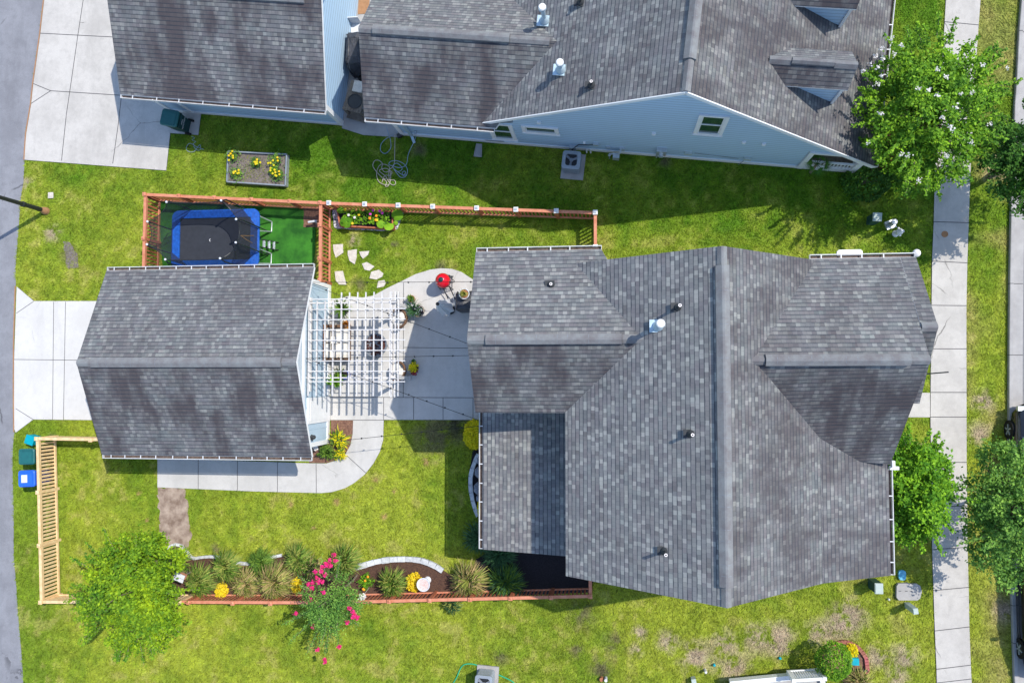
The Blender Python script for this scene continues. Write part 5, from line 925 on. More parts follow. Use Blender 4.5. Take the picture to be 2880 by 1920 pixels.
# ------------------------------------------------------------------ wheeled bins
def bin_(label, c, ang, m, md, size=1.0, text=None, plate=None, group=None):
    c = Vector(c); o = thing('wheeled_bin', label, 'wheelie bin', (c.x, c.y, 0), group); Rz = Matrix.Rotation(ang, 3, 'Z'); X_ = lambda v: Vector((c.x, c.y, 0)) + Rz @ (Vector(v) * size)
    mb = MB(X_); b0 = [(-.22, -.22), (.26, -.22), (.26, .22), (-.22, .22)]; b1 = [(-.27, -.28), (.32, -.28), (.32, .28), (-.27, .28)]
    mb.add([(x, y, .06) for x, y in b0] + [(x, y, 1.0) for x, y in b1], [(3, 2, 1, 0), (0, 1, 5, 4), (1, 2, 6, 5), (2, 3, 7, 6), (3, 0, 4, 7), (4, 5, 6, 7)]); mb.build('body', md, o)
    mb = MB(X_); r0 = rrect(-.34, .34, -.31, .31, .09, 4); r1 = rrect(-.31, .31, -.28, .28, .09, 4); r2 = rrect(-.24, .20, -.2, .2, .05, 4); k = len(r0)
    mb.add([(x, y, 1.0) for x, y in r0] + [(x, y, 1.05) for x, y in r0] + [(x, y, 1.085) for x, y in r1] + [(x, y, 1.075) for x, y in r2], [(a * k + i, a * k + (i + 1) % k, (a + 1) * k + (i + 1) % k, (a + 1) * k + i) for a in range(3) for i in range(k)] + [tuple(range(3 * k, 4 * k))])
    mb.box((.0, -.24, 1.087), (.5, .025, .02)); mb.box((.0, .24, 1.087), (.5, .025, .02)); mb.box((.245, 0, 1.085), (.02, .42, .02)); ld_ = mb.build('lid', m, o)
    if plate: mb = MB(X_); mb.box((-.08, 0, 1.079), (.24, .29, .012)); mb.build('label', 'label', ld_)
    mb = MB(X_); mb.tube([(.36, -.26, .95), (.40, -.24, .97), (.40, .24, .97), (.36, .26, .95)], .02); mb.build('handle', md, o)
    for s_ in (-1, 1): mb = MB(X_); mb.tube([(.28, s_ * .23, .12), (.28, s_ * .29, .12)], .12, 16); mb.build('wheel', 'tyre', o)
    if text:
        tilt = math.atan2(.06, .94)
        for i, (s_, sz) in enumerate(text): text_mesh('lettering', s_, sz, X_((.318 - .005 * i, 0, .72 - i * .13)), Rz @ Matrix.Rotation(rad(90), 3, 'Z') @ Matrix.Rotation(rad(90) , 3, 'X'), 'label', o)
    return o
p = T(0,0,1565,1085,1.08); bin_('dark green bin standing at the neighbour garage corner with white lettering', (p.x - .02, p.y, 0), rad(-12), 'bin_g', 'bin_gd', 1.06, [('HCA', .10), ('NACTION', .11)], group='wheeled bins')
p = at(329 / 4.48, 1180 + 465 / 4.48, 1.08); bin_('dark green bin between the teal box and blue bin at the lane', (p.x, p.y, 0), rad(2), 'bin_g', 'bin_gd', 1.0, group='wheeled bins')
p = at(340 / 4.48, 1180 + 740 / 4.48, 1.08); bin_('blue recycling bin with a white label on its lid', (p.x, p.y, 0), rad(3), 'bin_b', 'bin_b', 1.04, plate=True, group='wheeled bins')
p = T(0,2,272,905,.45); o = thing('storage_box', 'small teal box beside the pine fence corner and driveway', 'box', (p.x, p.y, 0)); mb = MB(); mb.box((p.x, p.y, .22), (.34, .32, .42), rad(-18)); mb.build('body', 'teal', o); mb = MB(); mb.box((p.x, p.y, .445), (.38, .36, .035), rad(-18)); mb.build('lid', 'teal', o)

# ------------------------------------------------------------------ street lamp at the lane
b = T(0,1,425,372,0); lp = thing('street_lamp', 'tall black street lamp leaving the frame at the left edge', 'street lamp', b)
mb = MB(); mb.lathe((b.x, b.y, 0), [(.16, 0), (.15, .12), (.10, .3), (.075, .45)], 16); mb.build('base', 'rust', lp); mb = MB(); mb.tube([(b.x, b.y, .3), (b.x, b.y, 1.3), (b.x, b.y, 5.2)], [.095, .085, .06], 14); mb.lathe((b.x, b.y, 1.2), [(.09, 0), (.11, .03), (.11, .16), (.085, .2)], 14); mb.build('pole', 'black', lp)
mb = MB(); mb.lathe((b.x, b.y, 5.2), [(.08, 0), (.2, .1), (.24, .5), (.1, .6), (.01, .75)], 14); mb.build('lantern', 'black', lp)

# ------------------------------------------------------------------ furniture and pots on the patio
def pt(label, c, r, h, m, group=None, name='potted_plant'):
    c = Vector(c); o = thing(name, label, 'potted plant', (c.x, c.y, 0), group); mb = MB(); mb.lathe((c.x, c.y, .03), [(r * .65, 0), (r * .95, h * .85), (r, h * .88), (r, h), (r * .86, h), (r * .82, h * .88)], 20); mb.build('pot', m, o)
    mb = MB(); mb.lathe((c.x, c.y, .03), [(r * .84, h * .8), (r * .84, h * .9)], 16); mb.build('soil', 'mulch_k', o); return o
def spikes(o, c, r, m, seed, n=60, h=.5, wd=.02, z=.35):
    g = np.random.default_rng(seed); mb = MB(); c = Vector(c)
    for _ in range(n):
        a = g.uniform(0, 2 * PI); rr = r * g.uniform(.5, 1.1); hh = h * g.uniform(.5, 1.0); d = Vector((math.cos(a), math.sin(a), 0)); sd = Vector((-d.y, d.x, 0)); vs = []
        for t_ in (0, .4, .75, 1.0): q = Vector((c.x, c.y, z)) + d * rr * t_ + Vector((0, 0, hh * math.sin(t_ * 2.2))); ww = wd * (1 - .85 * t_ ** 2); vs += [q - sd * ww, q + sd * ww]
        mb.add(vs, [(0, 1, 3, 2), (2, 3, 5, 4), (4, 5, 7, 6)])
    mb.build('leaves', m, o)
def P3(x, y, z=0): return at(850 + x / 7.84, 960 + y / 7.84, z)
c = Pt(850, 690, .7); o = pt('palm in a dark pot near the top left of the pergola', c, .17, .4, 'pot_k'); spikes(o, c, .50, 'blade_g', 1, 60, .6, .03)
c = Pt(960, 1045, .35); o = pt('orange and red potted plant under the pergola above the sofa', c, .15, .26, 'terra'); spikes(o, c, .22, 'orange', 2, 40, .25, .02, .26); 
c = P3(905, 730, .5); o = pt('blue glazed pot with green plant below the sofa', (c.x + .02, c.y, 0), .18, .42, 'pot_blue'); spikes(o, (c.x - .12, c.y + .02, 0), .34, 'blade_g', 3, 46, .4, .03)
c = P3(840, 900, .4); o = pt('leafy potted plant below the blue pot at the garage wall', (c.x - .12, c.y, 0), .15, .3, 'pot_w'); spikes(o, (c.x - .12, c.y, 0), .36, 'leaf_b', 4, 24, .45, .045)
c = T(1,1,1425,1175,.35); o = pt('small round fern pot right of the pergola', c, .14, .3, 'terra'); spikes(o, c, .17, 'blade_g', 5, 60, .22, .02, .3)
c = T(1,1,1495,1290,.3); o = pt('wide woven pot with silver grasses beside the wicker chair', c, .24, .36, 'pot_w'); spikes(o, (c.x - .16, c.y + .05, 0), .42, 'blade_d', 6, 80, .45, .018); cards_m = MB(); cards(cards_m, (c.x, c.y, .42), 70, .22, .10, 6, .3); cards_m.build('driftwood', 'stone_g', o)
c = T(1,2,1452,245,.35); o = pt('lime and dark red potted plant on the shaded patio', c, .17, .3, 'wicker'); mb = MB(); cards(mb, (c.x, c.y + .02, .48), 170, .15, .085, 7, .6, sz=.5); mb.build('lime_leaves', 'yel', o); mb = MB(); cards(mb, (c.x, c.y - .16, .4), 120, .11, .07, 8, .6, sz=.5); mb.build('red_leaves', 'leaf_r', o); mb = MB(); cards(mb, (c.x - .02, c.y + .22, .4), 80, .1, .07, 8, .6, sz=.5); mb.build('dark_leaves', 'leaf_d', o)
# sofa
a, b_ = P3(515, -360, .4), P3(1010, 430, .4); sx0, sx1, sy0, sy1 = a.x, b_.x, b_.y, a.y; sf = thing('loveseat', 'brown wicker loveseat with cream cushions facing the fire pit', 'sofa', ((sx0 + sx1) / 2, (sy0 + sy1) / 2, 0)); my = (sy0 + sy1) / 2; L = sy1 - sy0
mb = MB(); mb.box(((sx0 + sx1) / 2, my, .17), (sx1 - sx0, L, .24)); mb.box((sx0 + .05, my, .45), (.10, L, .62)); 
for y in (sy0 + .05, sy1 - .05): mb.box(((sx0 + sx1) / 2 + .03, y, .4), (sx1 - sx0 - .1, .10, .36))
mb.build('frame', 'wicker', sf)
def cush(cx, cy, cz, dx, dy, dz, name, o, tilt=0, m='cushion'):
    mb = MB(); n_ = 8; vs = []; fs = []
    for s_ in (-1, 1):
        for i in range(n_ + 1):
            for j in range(n_ + 1):
                u, v = i / n_ * 2 - 1, j / n_ * 2 - 1; e = (1 - abs(u) ** 5) * (1 - abs(v) ** 5); vs.append(Vector((u * dx / 2, v * dy / 2, s_ * dz / 2 * (.25 + .75 * e))))
    k = (n_ + 1) ** 2
    for i in range(n_):
        for j in range(n_):
            q = i * (n_ + 1) + j; fs += [(q, q + 1, q + n_ + 2, q + n_ + 1), (k + q, k + q + n_ + 1, k + q + n_ + 2, k + q + 1)]
    per = [i for i in range(n_ + 1)] + [i * (n_ + 1) + n_ for i in range(1, n_ + 1)] + [n_ * (n_ + 1) + n_ - i for i in range(1, n_ + 1)] + [(n_ - i) * (n_ + 1) for i in range(1, n_)]
    for i in range(len(per)): a_, b2 = per[i], per[(i + 1) % len(per)]; fs.append((a_, b2, k + b2, k + a_))
    Rm = Matrix.Rotation(tilt, 3, 'Y'); mb.add([Rm @ v + Vector((cx, cy, cz)) for v in vs], fs); return mb.build(name, m, o, True)
for s_ in (-1, 1):
    cush((sx0 + sx1) / 2 + .06, my + s_ * L * .21, .36, sx1 - sx0 - .14, L * .41, .18, 'seat_cushion', sf); cush(sx0 + .19, my + s_ * L * .21, .58, .17, L * .40, .42, 'back_cushion', sf, rad(-12))
cush(sx0 + .34, my - L * .3, .52, .3, .3, .12, 'throw_pillow', sf, rad(35)); cush(sx0 + .38, my + L * .08, .50, .26, .28, .1, 'throw_pillow', sf, rad(25))
def armchair(label, c, ang):
    c = Vector(c); o = thing('wicker_chair', label, 'armchair', (c.x, c.y, 0), 'round wicker chairs'); X_ = lambda v: Vector((c.x, c.y, 0)) + Matrix.Rotation(ang, 3, 'Z') @ Vector(v); mb = MB(X_)
    mb.lathe((0, 0, .05), [(.24, 0), (.30, .12), (.34, .25)], 18); pts = [(.36 * math.cos(a_), .36 * math.sin(a_), .42 + .25 * max(0, math.cos(a_ / 1.3))) for a_ in [rad(-115 + 230 * k / 16) for k in range(17)]]
    mb.tube(pts, .045, 8)
    for q in pts[::2]: mb.tube([q, (q[0] * .85, q[1] * .85, .25)], .022, 6)
    mb.build('frame', 'wicker', o); mb = MB(X_); mb.lathe((-.03, 0, .30), [(.20, 0), (.29, .05), (.28, .12), (.15, .15), (.01, .155)], 20); mb.build('seat_cushion', 'cushion', o, True); mb = MB(X_); mb.ball((.16, 0, .56), .2, 10, sz=.85); mb.build('back_cushion', 'cushion', o, True)
armchair('round wicker chair with white cushion beside the silver grass pot', Pt(2110, 900, .5), rad(15)); armchair('round wicker chair with pale cushion beside the lime potted plant', P3(2080, 650, .5), rad(-25))
# fire pit
c = Pt(1600, 1490, .45); fpit = thing('fire_pit', 'round grey fire pit filled with brown lava rock beneath the pergola', 'fire pit', (c.x, c.y, 0)); mb = MB(); mb.lathe((c.x, c.y, 0), [(.30, .0), (.32, .3), (.46, .36), (.46, .42), (.415, .42), (.41, .36)], 32); mb.build('bowl', 'grey_d', fpit)
mb = MB(); g = np.random.default_rng(4)
for k in range(150): a = g.uniform(0, 2 * PI); r = .39 * math.sqrt(g.uniform()); mb.ball((c.x + r * math.cos(a), c.y + r * math.sin(a), .37 + g.uniform(0, .03)), g.uniform(.02, .04), 4)
ob = mb.build('lava_rock', 'lava', fpit); ob['kind'] = 'stuff'
# kamado grill
c = T(1,1,1705,1003,1.0); kg = thing('kamado_grill', 'red ceramic egg grill with black top vent on the patio', 'grill', (c.x, c.y, 0)); mb = MB(); mb.lathe((c.x, c.y, .38), [(.10, 0), (.22, .06), (.27, .22), (.275, .36)], 28); mb.lathe((c.x, c.y, .75), [(.28, 0), (.275, .1), (.22, .24), (.12, .34), (.07, .36)], 28); mb.build('egg', 'red_k', kg, True)
mb = MB(); mb.lathe((c.x, c.y, .735), [(.285, 0), (.285, .03)], 28); mb.build('band', 'black', kg); mb = MB(); mb.lathe((c.x, c.y, 1.1), [(.085, 0), (.09, .04), (.05, .07), (.01, .075)], 16); mb.build('vent_cap', 'bin_gd', kg); mb = MB()
for a_ in (45, 135, 225, 315): d = Vector((math.cos(rad(a_)), math.sin(rad(a_)), 0)); mb.tube([Vector((c.x, c.y, .6)) + d * .28, Vector((c.x, c.y, .04)) + d * .36], .018, 6)
for z in (.12, .58): mb.tube([Vector((c.x, c.y, z)) + Vector((math.cos(rad(a_)), math.sin(rad(a_)), 0)) * .32 for a_ in (45, 135, 225, 315, 45)], .014, 6)
mb.build('stand', 'black', kg)
mb = MB(); a1 = T(1,1,1825,1020,.75); 
for y in (-.05, .07): mb.tube([(c.x + .26, c.y + y * 1.8, .74), (a1.x, a1.y + y * .3, .76)], .013, 6)
mb.tube([(c.x + .2, c.y - .2, .5), T(1,1,1830,1180,.3)], .022, 6); mb.tube([T(1,1,1720,1075,.4), T(1,1,1770,1190,.2)], .018, 6); mb.build('side_handle', 'black', kg); mb = MB(); mb.lathe((c.x - .17, c.y - .1, 1.0), [(.025, -.02), (.03, 0), (.01, .02)], 10); mb.build('thermometer', 'steel', kg)
# covered grill with pot on it
c = T(1,1,1905,1230,.8); cg = thing('covered_grill', 'grill under a black fabric cover against the house', 'grill', (c.x, c.y, 0)); mb = MB(); k = 9; vs = []
for z, s_ in ((.02, .98), (.5, 1.0), (.85, .97), (1.0, .75)): vs += [(c.x + .05 + x * s_ * (1 + .04 * math.sin(i * 2.3)), c.y + y * s_ * (1 + .05 * math.cos(i * 3.1)), z) for i, (x, y) in enumerate(rrect(-.34, .38, -.24, .5, .1, 4))]
k = 20; mb.add(vs, [(a_ * k + i, a_ * k + (i + 1) % k, (a_ + 1) * k + (i + 1) % k, (a_ + 1) * k + i) for a_ in range(3) for i in range(k)] + [tuple(range(3 * k, 4 * k))]); mb.build('cover', 'cover', cg, True); mb = MB(); mb.tube([(c.x - .3, c.y + .45, .9), (c.x - .36, c.y + .2, .93), (c.x - .3, c.y - .1, .9)], .02); mb.build('handle', 'grey_d', cg)
c = T(1,1,1912,1130,1.25); o = thing('potted_plant', 'striped spider plant in a white pot on the covered grill', 'potted plant', (c.x, c.y, 1.0)); mb = MB(); mb.lathe((c.x, c.y, 1.0), [(.12, 0), (.19, .22), (.20, .25), (.17, .25), (.16, .2)], 22); mb.build('pot', 'label', o); mb = MB(); mb.lathe((c.x, c.y, 1.0), [(.165, .17), (.165, .21)], 14); mb.build('soil', 'clay', o)
g = np.random.default_rng(2); mb = MB()
for _ in range(46):
    a = g.uniform(0, 2 * PI); rr = g.uniform(.1, .26); d = Vector((math.cos(a), math.sin(a), 0)); sd = Vector((-d.y, d.x, 0)); vs = []
    for t_ in (0, .5, 1): q = Vector((c.x, c.y, 1.2)) + d * rr * t_ + Vector((0, 0, .2 * math.sin(t_ * 2.4))); vs += [q - sd * .012 * (1.1 - t_), q + sd * .012 * (1.1 - t_)]
    mb.add(vs, [(0, 1, 3, 2), (2, 3, 5, 4)])
mb.build('leaves', 'blade_o', o)
# closed umbrella
t1 = T(1,1,1665,1222,2.35); um = thing('patio_umbrella', 'closed white patio umbrella beside the red grill', 'umbrella', (t1.x, t1.y, 0)); mb = MB(); mb.tube([(t1.x, t1.y, 0), (t1.x, t1.y, 2.3)], .025); mb.build('pole', 'wood_white', um)
mb = MB(); n_ = 16; vs = []
for z, r in ((2.26, .04), (2.0, .13), (1.5, .24), (1.0, .33), (.85, .36)): vs += [(t1.x + math.cos(2 * PI * k / n_) * r * (1 if k % 2 else .72), t1.y + math.sin(2 * PI * k / n_) * r * (1 if k % 2 else .72), z) for k in range(n_)]
mb.add(vs, [(a_ * n_ + i, a_ * n_ + (i + 1) % n_, (a_ + 1) * n_ + (i + 1) % n_, (a_ + 1) * n_ + i) for a_ in range(4) for i in range(n_)]); mb.build('canopy', 'label', um); mb = MB(); mb.lathe((t1.x, t1.y, 2.26), [(.06, 0), (.065, .05), (.03, .09)], 14); mb.build('finial', 'black', um); mb = MB(); mb.lathe((t1.x, t1.y, .03), [(.2, 0), (.2, .06), (.08, .1)], 20); mb.build('base', 'dark', um)

# ------------------------------------------------------------------ bed ornaments
c = T(1,3,1537,665,.75); bb = thing('birdbath', 'round white birdbath with pinkish water over the yellow shrub', 'birdbath', (c.x, c.y, 0)); mb = MB(); mb.lathe((c.x, c.y, 0), [(.15, 0), (.12, .06), (.06, .12), (.055, .6), (.1, .66), (.245, .72), (.25, .76), (.215, .76), (.19, .72)], 28); mb.build('basin', 'label', bb); mb = MB(); mb.lathe((c.x, c.y, 0), [(.20, .725), (.20, .732)], 24); mb.build('water', mat('birdbath_water', (.55, .38, .34), .15, (.72, .62, .58), 9), bb)
c = T(0,3,1648,598,1.5); bh = thing('birdhouse', 'pale pink roofed birdhouse on a post at the end of the bed', 'birdhouse', (c.x, c.y, 0)); mb = MB(); mb.tube([(c.x, c.y, 0), (c.x, c.y, 1.2)], .03); mb.build('post', 'old_wood', bh); mb = MB(); mb.box((c.x, c.y, 1.32), (.26, .18, .24), rad(-20)); mb.build('box', 'terra', bh)
mb = MB(); e_ = Vector((math.cos(rad(-20)), math.sin(rad(-20)), 0)); f_ = Vector((-e_.y, e_.x, 0)); cc = Vector((c.x, c.y, 1.56))
for s_ in (-1, 1): mb.bar(cc + f_ * s_ * .07 - e_ * .2 - Vector((0, 0, .04)), cc + f_ * s_ * .07 + e_ * .2 - Vector((0, 0, .04)), .15, .02)
mb.build('roof', 'label', bh)

# ------------------------------------------------------------------ utilities on the front lawns
def pedestal(label, c, d, ang, top='ped', body='ped_d', name='utility_pedestal'):
    c = Vector(c); o = thing(name, label, 'utility box', (c.x, c.y, 0)); mb = MB(); mb.box((c.x, c.y, d[2] / 2), (d[0] * .94, d[1] * .94, d[2]), ang); mb.build('cabinet', body, o); mb = MB(); mb.box((c.x, c.y, d[2] + .02), (d[0], d[1], .06), ang); mb.box((c.x, c.y, d[2] + .055), (d[0] * .86, d[1] * .86, .02), ang); mb.build('lid', top, o); return o
pedestal('green utility cabinet with grey lid left of the white marker post', T(3,1,1005,425,.75), (.30, .30, .72), rad(-4)); pedestal('green utility cabinet at the lawn below the gutter end', T(3,3,1020,700,.78), (.27, .36, .74), 0); pedestal('slim pale utility cabinet nearest the pavement at the lower right', T(3,3,1356,908,.8), (.17, .20, .76), rad(8), 'ped', 'ped')
c = T(3,1,1150,470,.0); c0 = T(3,1,1095,505,0); c1 = T(3,1,1170,465,1.05); mk = thing('marker_post', 'white domed cable marker post beside the fire hydrant', 'marker post', (c0.x, c0.y, 0)); mb = MB(); mb.tube([(c0.x + .08, c0.y + .02, .1), (c1.x, c1.y, .98)], .08, 18); mb.build('tube', 'grey', mk); mb = MB(); mb.ball((c1.x, c1.y, .98), .10, 8, sz=.6); mb.build('cap', 'label', mk, True)
mb = MB(); mb.box((c0.x + .08, c0.y + .02, .06), (.34, .3, .12), rad(18)); mb.build('base', 'steel', mk)
c = T(3,1,1225,552,.6); hy = thing('fire_hydrant', 'white fire hydrant on the lawn near the pavement', 'fire hydrant', (c.x, c.y, 0)); mb = MB(); mb.lathe((c.x, c.y, 0), [(.12, 0), (.12, .04), (.075, .06), (.075, .42), (.115, .44), (.115, .47), (.09, .49), (.07, .58), (.03, .63), (.025, .67)], 20); mb.build('barrel', 'label', hy, True)
for a_ in (100, 280, 10): d = Vector((math.cos(rad(a_)), math.sin(rad(a_)), 0)); mb = MB(); mb.tube([Vector((c.x, c.y, .4)) + d * .05, Vector((c.x, c.y, .4)) + d * .16], .035 if a_ != 10 else .045, 12); mb.build('nozzle', 'label', hy)
c = T(3,1,1625,583,.034); mb = MB(); mb.lathe((c.x, c.y, .025), [(.115, 0), (.115, .012), (.08, .012), (.075, .008), (.02, .008)], 22); tag(mb.build('manhole_cover', 'rust'), 'small rusty round cover in a pavement slab', 'cover')
mb = MB(); q = [T(3,3,x,y) for x, y in ((1170,670),(1185,645),(1280,642),(1305,652),(1350,645),(1385,665),(1400,720),(1385,780),(1360,798),(1190,798),(1168,770))]; mb.prism(q, 0, .14, 0); 
for x in (1212, 1270, 1315): p = T(3,3,x,722,.14); mb.box((p.x, p.y, .141), (.09, .02, .006), mi=1)
tag(mb.build('concrete_lid', ['concrete_old', 'black']), 'large rounded concrete lid with three slots below the blue meter lid', 'lid')
mb = MB(); c = T(3,3,1235,578,.1); r_ = rrect(c.x - .12, c.x + .12, c.y - .17, c.y + .17, .09); mb.prism(r_, 0, .1); mb.box((c.x, c.y, .108), (.1, .14, .012)); tag(mb.build('water_meter_box', 'meterbox'), 'small bright blue meter box above the concrete lid', 'meter box')
mb = MB(); c = T(3,3,1112,800,.1); mb.lathe((c.x, c.y, 0), [(.035, 0), (.035, .12), (.01, .14)], 10); tag(mb.build('survey_marker', 'label'), 'tiny white marker left of the concrete lid', 'marker')
mb = MB(); c = T(0,1,470,228); mb.box((c.x, c.y, .02), (.22, .24, .05)); mb.box((c.x, c.y, .05), (.12, .12, .02), mi=0); tag(mb.build('valve_cover', 'stone'), 'square pale valve cover on the lawn above the street lamp', 'cover')
for (q, m_, h_, lb) in (((2,3,1782,1470), 'label', .3, 'white capped pipe marker on the dry lawn at the bottom'), ((2,3,1860,1405), 'teal', .12, 'tiny turquoise marker above the white pipe marker'), ((3,3,113,1342), 'teal', .1, 'tiny pale blue marker left of the round brick bed')):
    c = T(*q, h_); mb = MB(); mb.lathe((c.x, c.y, 0), [(.045, 0), (.045, h_), (.03, h_ + .01)], 12); tag(mb.build('pipe_marker', m_), lb, 'marker')
c = T(2,3,1672,1555,.3); mb = MB(); mb.box((c.x, c.y, .15), (.16, .18, .3), rad(10)); tag(mb.build('meter_box', 'ped'), 'small grey green box at the very bottom edge', 'utility box')
c = T(2,3,862,1545,.3); o = thing('cleanout_pipe', 'white capped pipe between two clay pieces at the bottom edge', 'pipe', (c.x, c.y, 0)); mb = MB(); mb.tube([(c.x, c.y, 0), (c.x, c.y, .3)], .055, 16); mb.build('pipe', 'label', o); mb = MB(); mb.tube([(c.x - .16, c.y - .02, 0), (c.x - .16, c.y - .02, .18)], .07, 14); mb.build('clay_pipe', 'clay', o)
# air conditioners
def ac(label, c, ang, sz, fan=True, rot=(0, 0)):
    c = Vector(c); o = thing('air_conditioner', label, 'air conditioner', (c.x, c.y, 0)); X_ = lambda v: Vector((c.x, c.y, 0)) + Matrix.Rotation(ang, 3, 'Z') @ Vector(v)
    mb = MB(X_); mb.box((.04, -.05, .04), (sz + .2, sz + .32, .08)); mb.build('base_slab', 'concrete_old', o); mb = MB(X_); mb.prism(rrect(-sz / 2, sz / 2, -sz / 2, sz / 2, .1, 4), .09, .695); 
    for k in range(11): mb.prism(rrect(-sz / 2 - .006, sz / 2 + .006, -sz / 2 - .006, sz / 2 + .006, .1, 4), .13 + k * .052, .145 + k * .052)
    mb.build('casing', 'grey', o); r0 = rrect(-sz / 2 - .01, sz / 2 + .01, -sz / 2 - .01, sz / 2 + .01, .1, 6); k = len(r0); mb = MB(X_); ci = [(.265 * math.cos(math.atan2(y, x)), .265 * math.sin(math.atan2(y, x))) for x, y in r0]
    mb.add([(x, y, .74) for x, y in r0] + [(x, y, .79) for x, y in r0] + [(x, y, .80) for x, y in ci] + [(x, y, .70) for x, y in ci], [(a_ * k + i, a_ * k + (i + 1) % k, (a_ + 1) * k + (i + 1) % k, (a_ + 1) * k + i) for a_ in range(3) for i in range(k)]); mb.build('top_cover', 'grey', o)
    mb = MB(X_); mb.lathe((0, 0, .70), [(.264, 0), (.264, .004)], 24); mb.build('shroud', 'black', o); mb = MB(X_)
    for k in range(3): a_ = k * PI / 1.5 + .4; d = Vector((math.cos(a_), math.sin(a_), 0)); s_ = Vector((-d.y, d.x, 0)); mb.add([Vector((0, 0, .752)) + d * .05 - s_ * .03, Vector((0, 0, .752)) + d * .25 - s_ * .05, Vector((0, 0, .77)) + d * .25 + s_ * .06, Vector((0, 0, .765)) + d * .05 + s_ * .03], [(0, 1, 2, 3)])
    mb.lathe((0, 0, .75), [(.075, 0), (.075, .04), (.01, .045)], 16); mb.build('fan', 'grey_d', o); return o
ac('grey air conditioner on a slab against the neighbour wall', T(2,0,545,1470,.78), AN, .66)
ac('air conditioner on a pale slab with green hose at the bottom edge', T(1,3,2090,1580,.78), rad(-3), .62)
def hose(label, pts, m, r=.013, name='garden_hose'):
    P_ = [Vector(p) for p in pts]; out = []
    for i in range(len(P_) - 1):
        p0, p1, p2, p3 = P_[max(i - 1, 0)], P_[i], P_[i + 1], P_[min(i + 2, len(P_) - 1)]
        for k in range(6): t_ = k / 6; out.append(.5 * ((2 * p1) + (p2 - p0) * t_ + (2 * p0 - 5 * p1 + 4 * p2 - p3) * t_ ** 2 + (3 * p1 - p0 - 3 * p2 + p3) * t_ ** 3))
    out.append(P_[-1]); mb = MB(); mb.tube(out, r, 6); return tag(mb.build(name, m), label, 'hose')
hose('green garden hose looping past the bottom air conditioner', [T(1,3,x,y,.05) for x, y in ((1790,1600),(1840,1520),(1880,1430),(1920,1395),(1990,1392),(2060,1415),(2150,1460),(2250,1500),(2352,1550),(2400,1600))], 'hose_g', .022)
def HZ(x, y, z=.05): return at(1020 + x / 4.48, 340 + y / 4.48, z)
hose('grey blue hose coiled in loose loops on the shaded lawn', [HZ(*q) for q in ((660,130,.5),(670,200),(635,290),(595,370),(570,440),(560,520),(530,570),(460,590),(380,570),(330,550),(350,515),(420,502),(500,530),(550,580),(565,640),(540,700),(480,712),(430,660),(390,600),(380,565),(430,535),(490,580),(490,620),(440,640),(400,610),(500,680),(540,660),(530,635),(500,650),(510,690),(550,680))], 'hose_b')
hose('pale hose running down from the downspout into a tangled coil', [HZ(*q) for q in ((408,160,.3),(405,300),(403,450),(398,540),(370,590),(335,620),(330,700),(345,760),(320,820),(285,820),(300,770),(250,720),(200,670),(150,610),(128,560),(150,505),(200,498),(250,540),(240,590),(270,640),(320,640),(340,590),(300,555),(230,550),(190,600),(175,680),(200,760),(260,800),(330,800),(350,740),(350,660),(320,610),(270,600),(210,630),(290,700),(330,770),(380,810),(415,790),(400,750),(350,745),(270,730),(240,780),(280,690),(340,690),(370,650),(340,625))], 'hose_y')
hose('short hose loop hanging at the base of the neighbour downspout', [HZ(*q) for q in ((290,40,.5),(320,150,.15),(350,240),(355,330),(320,390),(270,412),(225,370),(235,290),(290,230),(350,195),(400,165,.1))], 'hose_b')
hose('small tangle of grey cable on the grass by the green bin', [at(430 + x / 5.973, 290 + y / 5.973, .04) for x, y in ((650,560),(700,590),(660,620),(720,650),(680,690),(760,760),(680,700),(610,680),(560,750),(590,810),(680,820),(740,760),(790,700),(800,780),(740,790),(690,720),(850,780))], 'hose_b', .009, 'cable')
c = T(1,0,2045,1385,.04); sb = T(1,0,2030,1310,.1); mb = MB(FR); q = IFR(c); mb.add([(q.x - .1, q.y + .26, .02), (q.x + .1, q.y + .26, .02), (q.x + .15, q.y - .24, .02), (q.x - .15, q.y - .24, .02), (q.x - .1, q.y + .26, .08), (q.x + .1, q.y + .26, .08), (q.x + .15, q.y - .24, .05), (q.x - .15, q.y - .24, .05)], [(4, 5, 6, 7), (0, 1, 5, 4), (1, 2, 6, 5), (2, 3, 7, 6), (3, 0, 4, 7)])
for s_ in (-1, 1): mb.bar((q.x + s_ * .1, q.y + .26, .09), (q.x + s_ * .15, q.y - .24, .065), .02, .05)
tag(mb.build('splash_block', 'concrete_old'), 'tapered concrete splash block below the neighbour wall tap', 'splash block')
c = T(1,0,1310,1250,.05); mb = MB(); mb.box((c.x + .05, c.y, .08), (.18, .16, .14), rad(20)); tag(mb.build('drain_box', 'black'), 'small black box at the foot of the neighbour downspout', 'box')
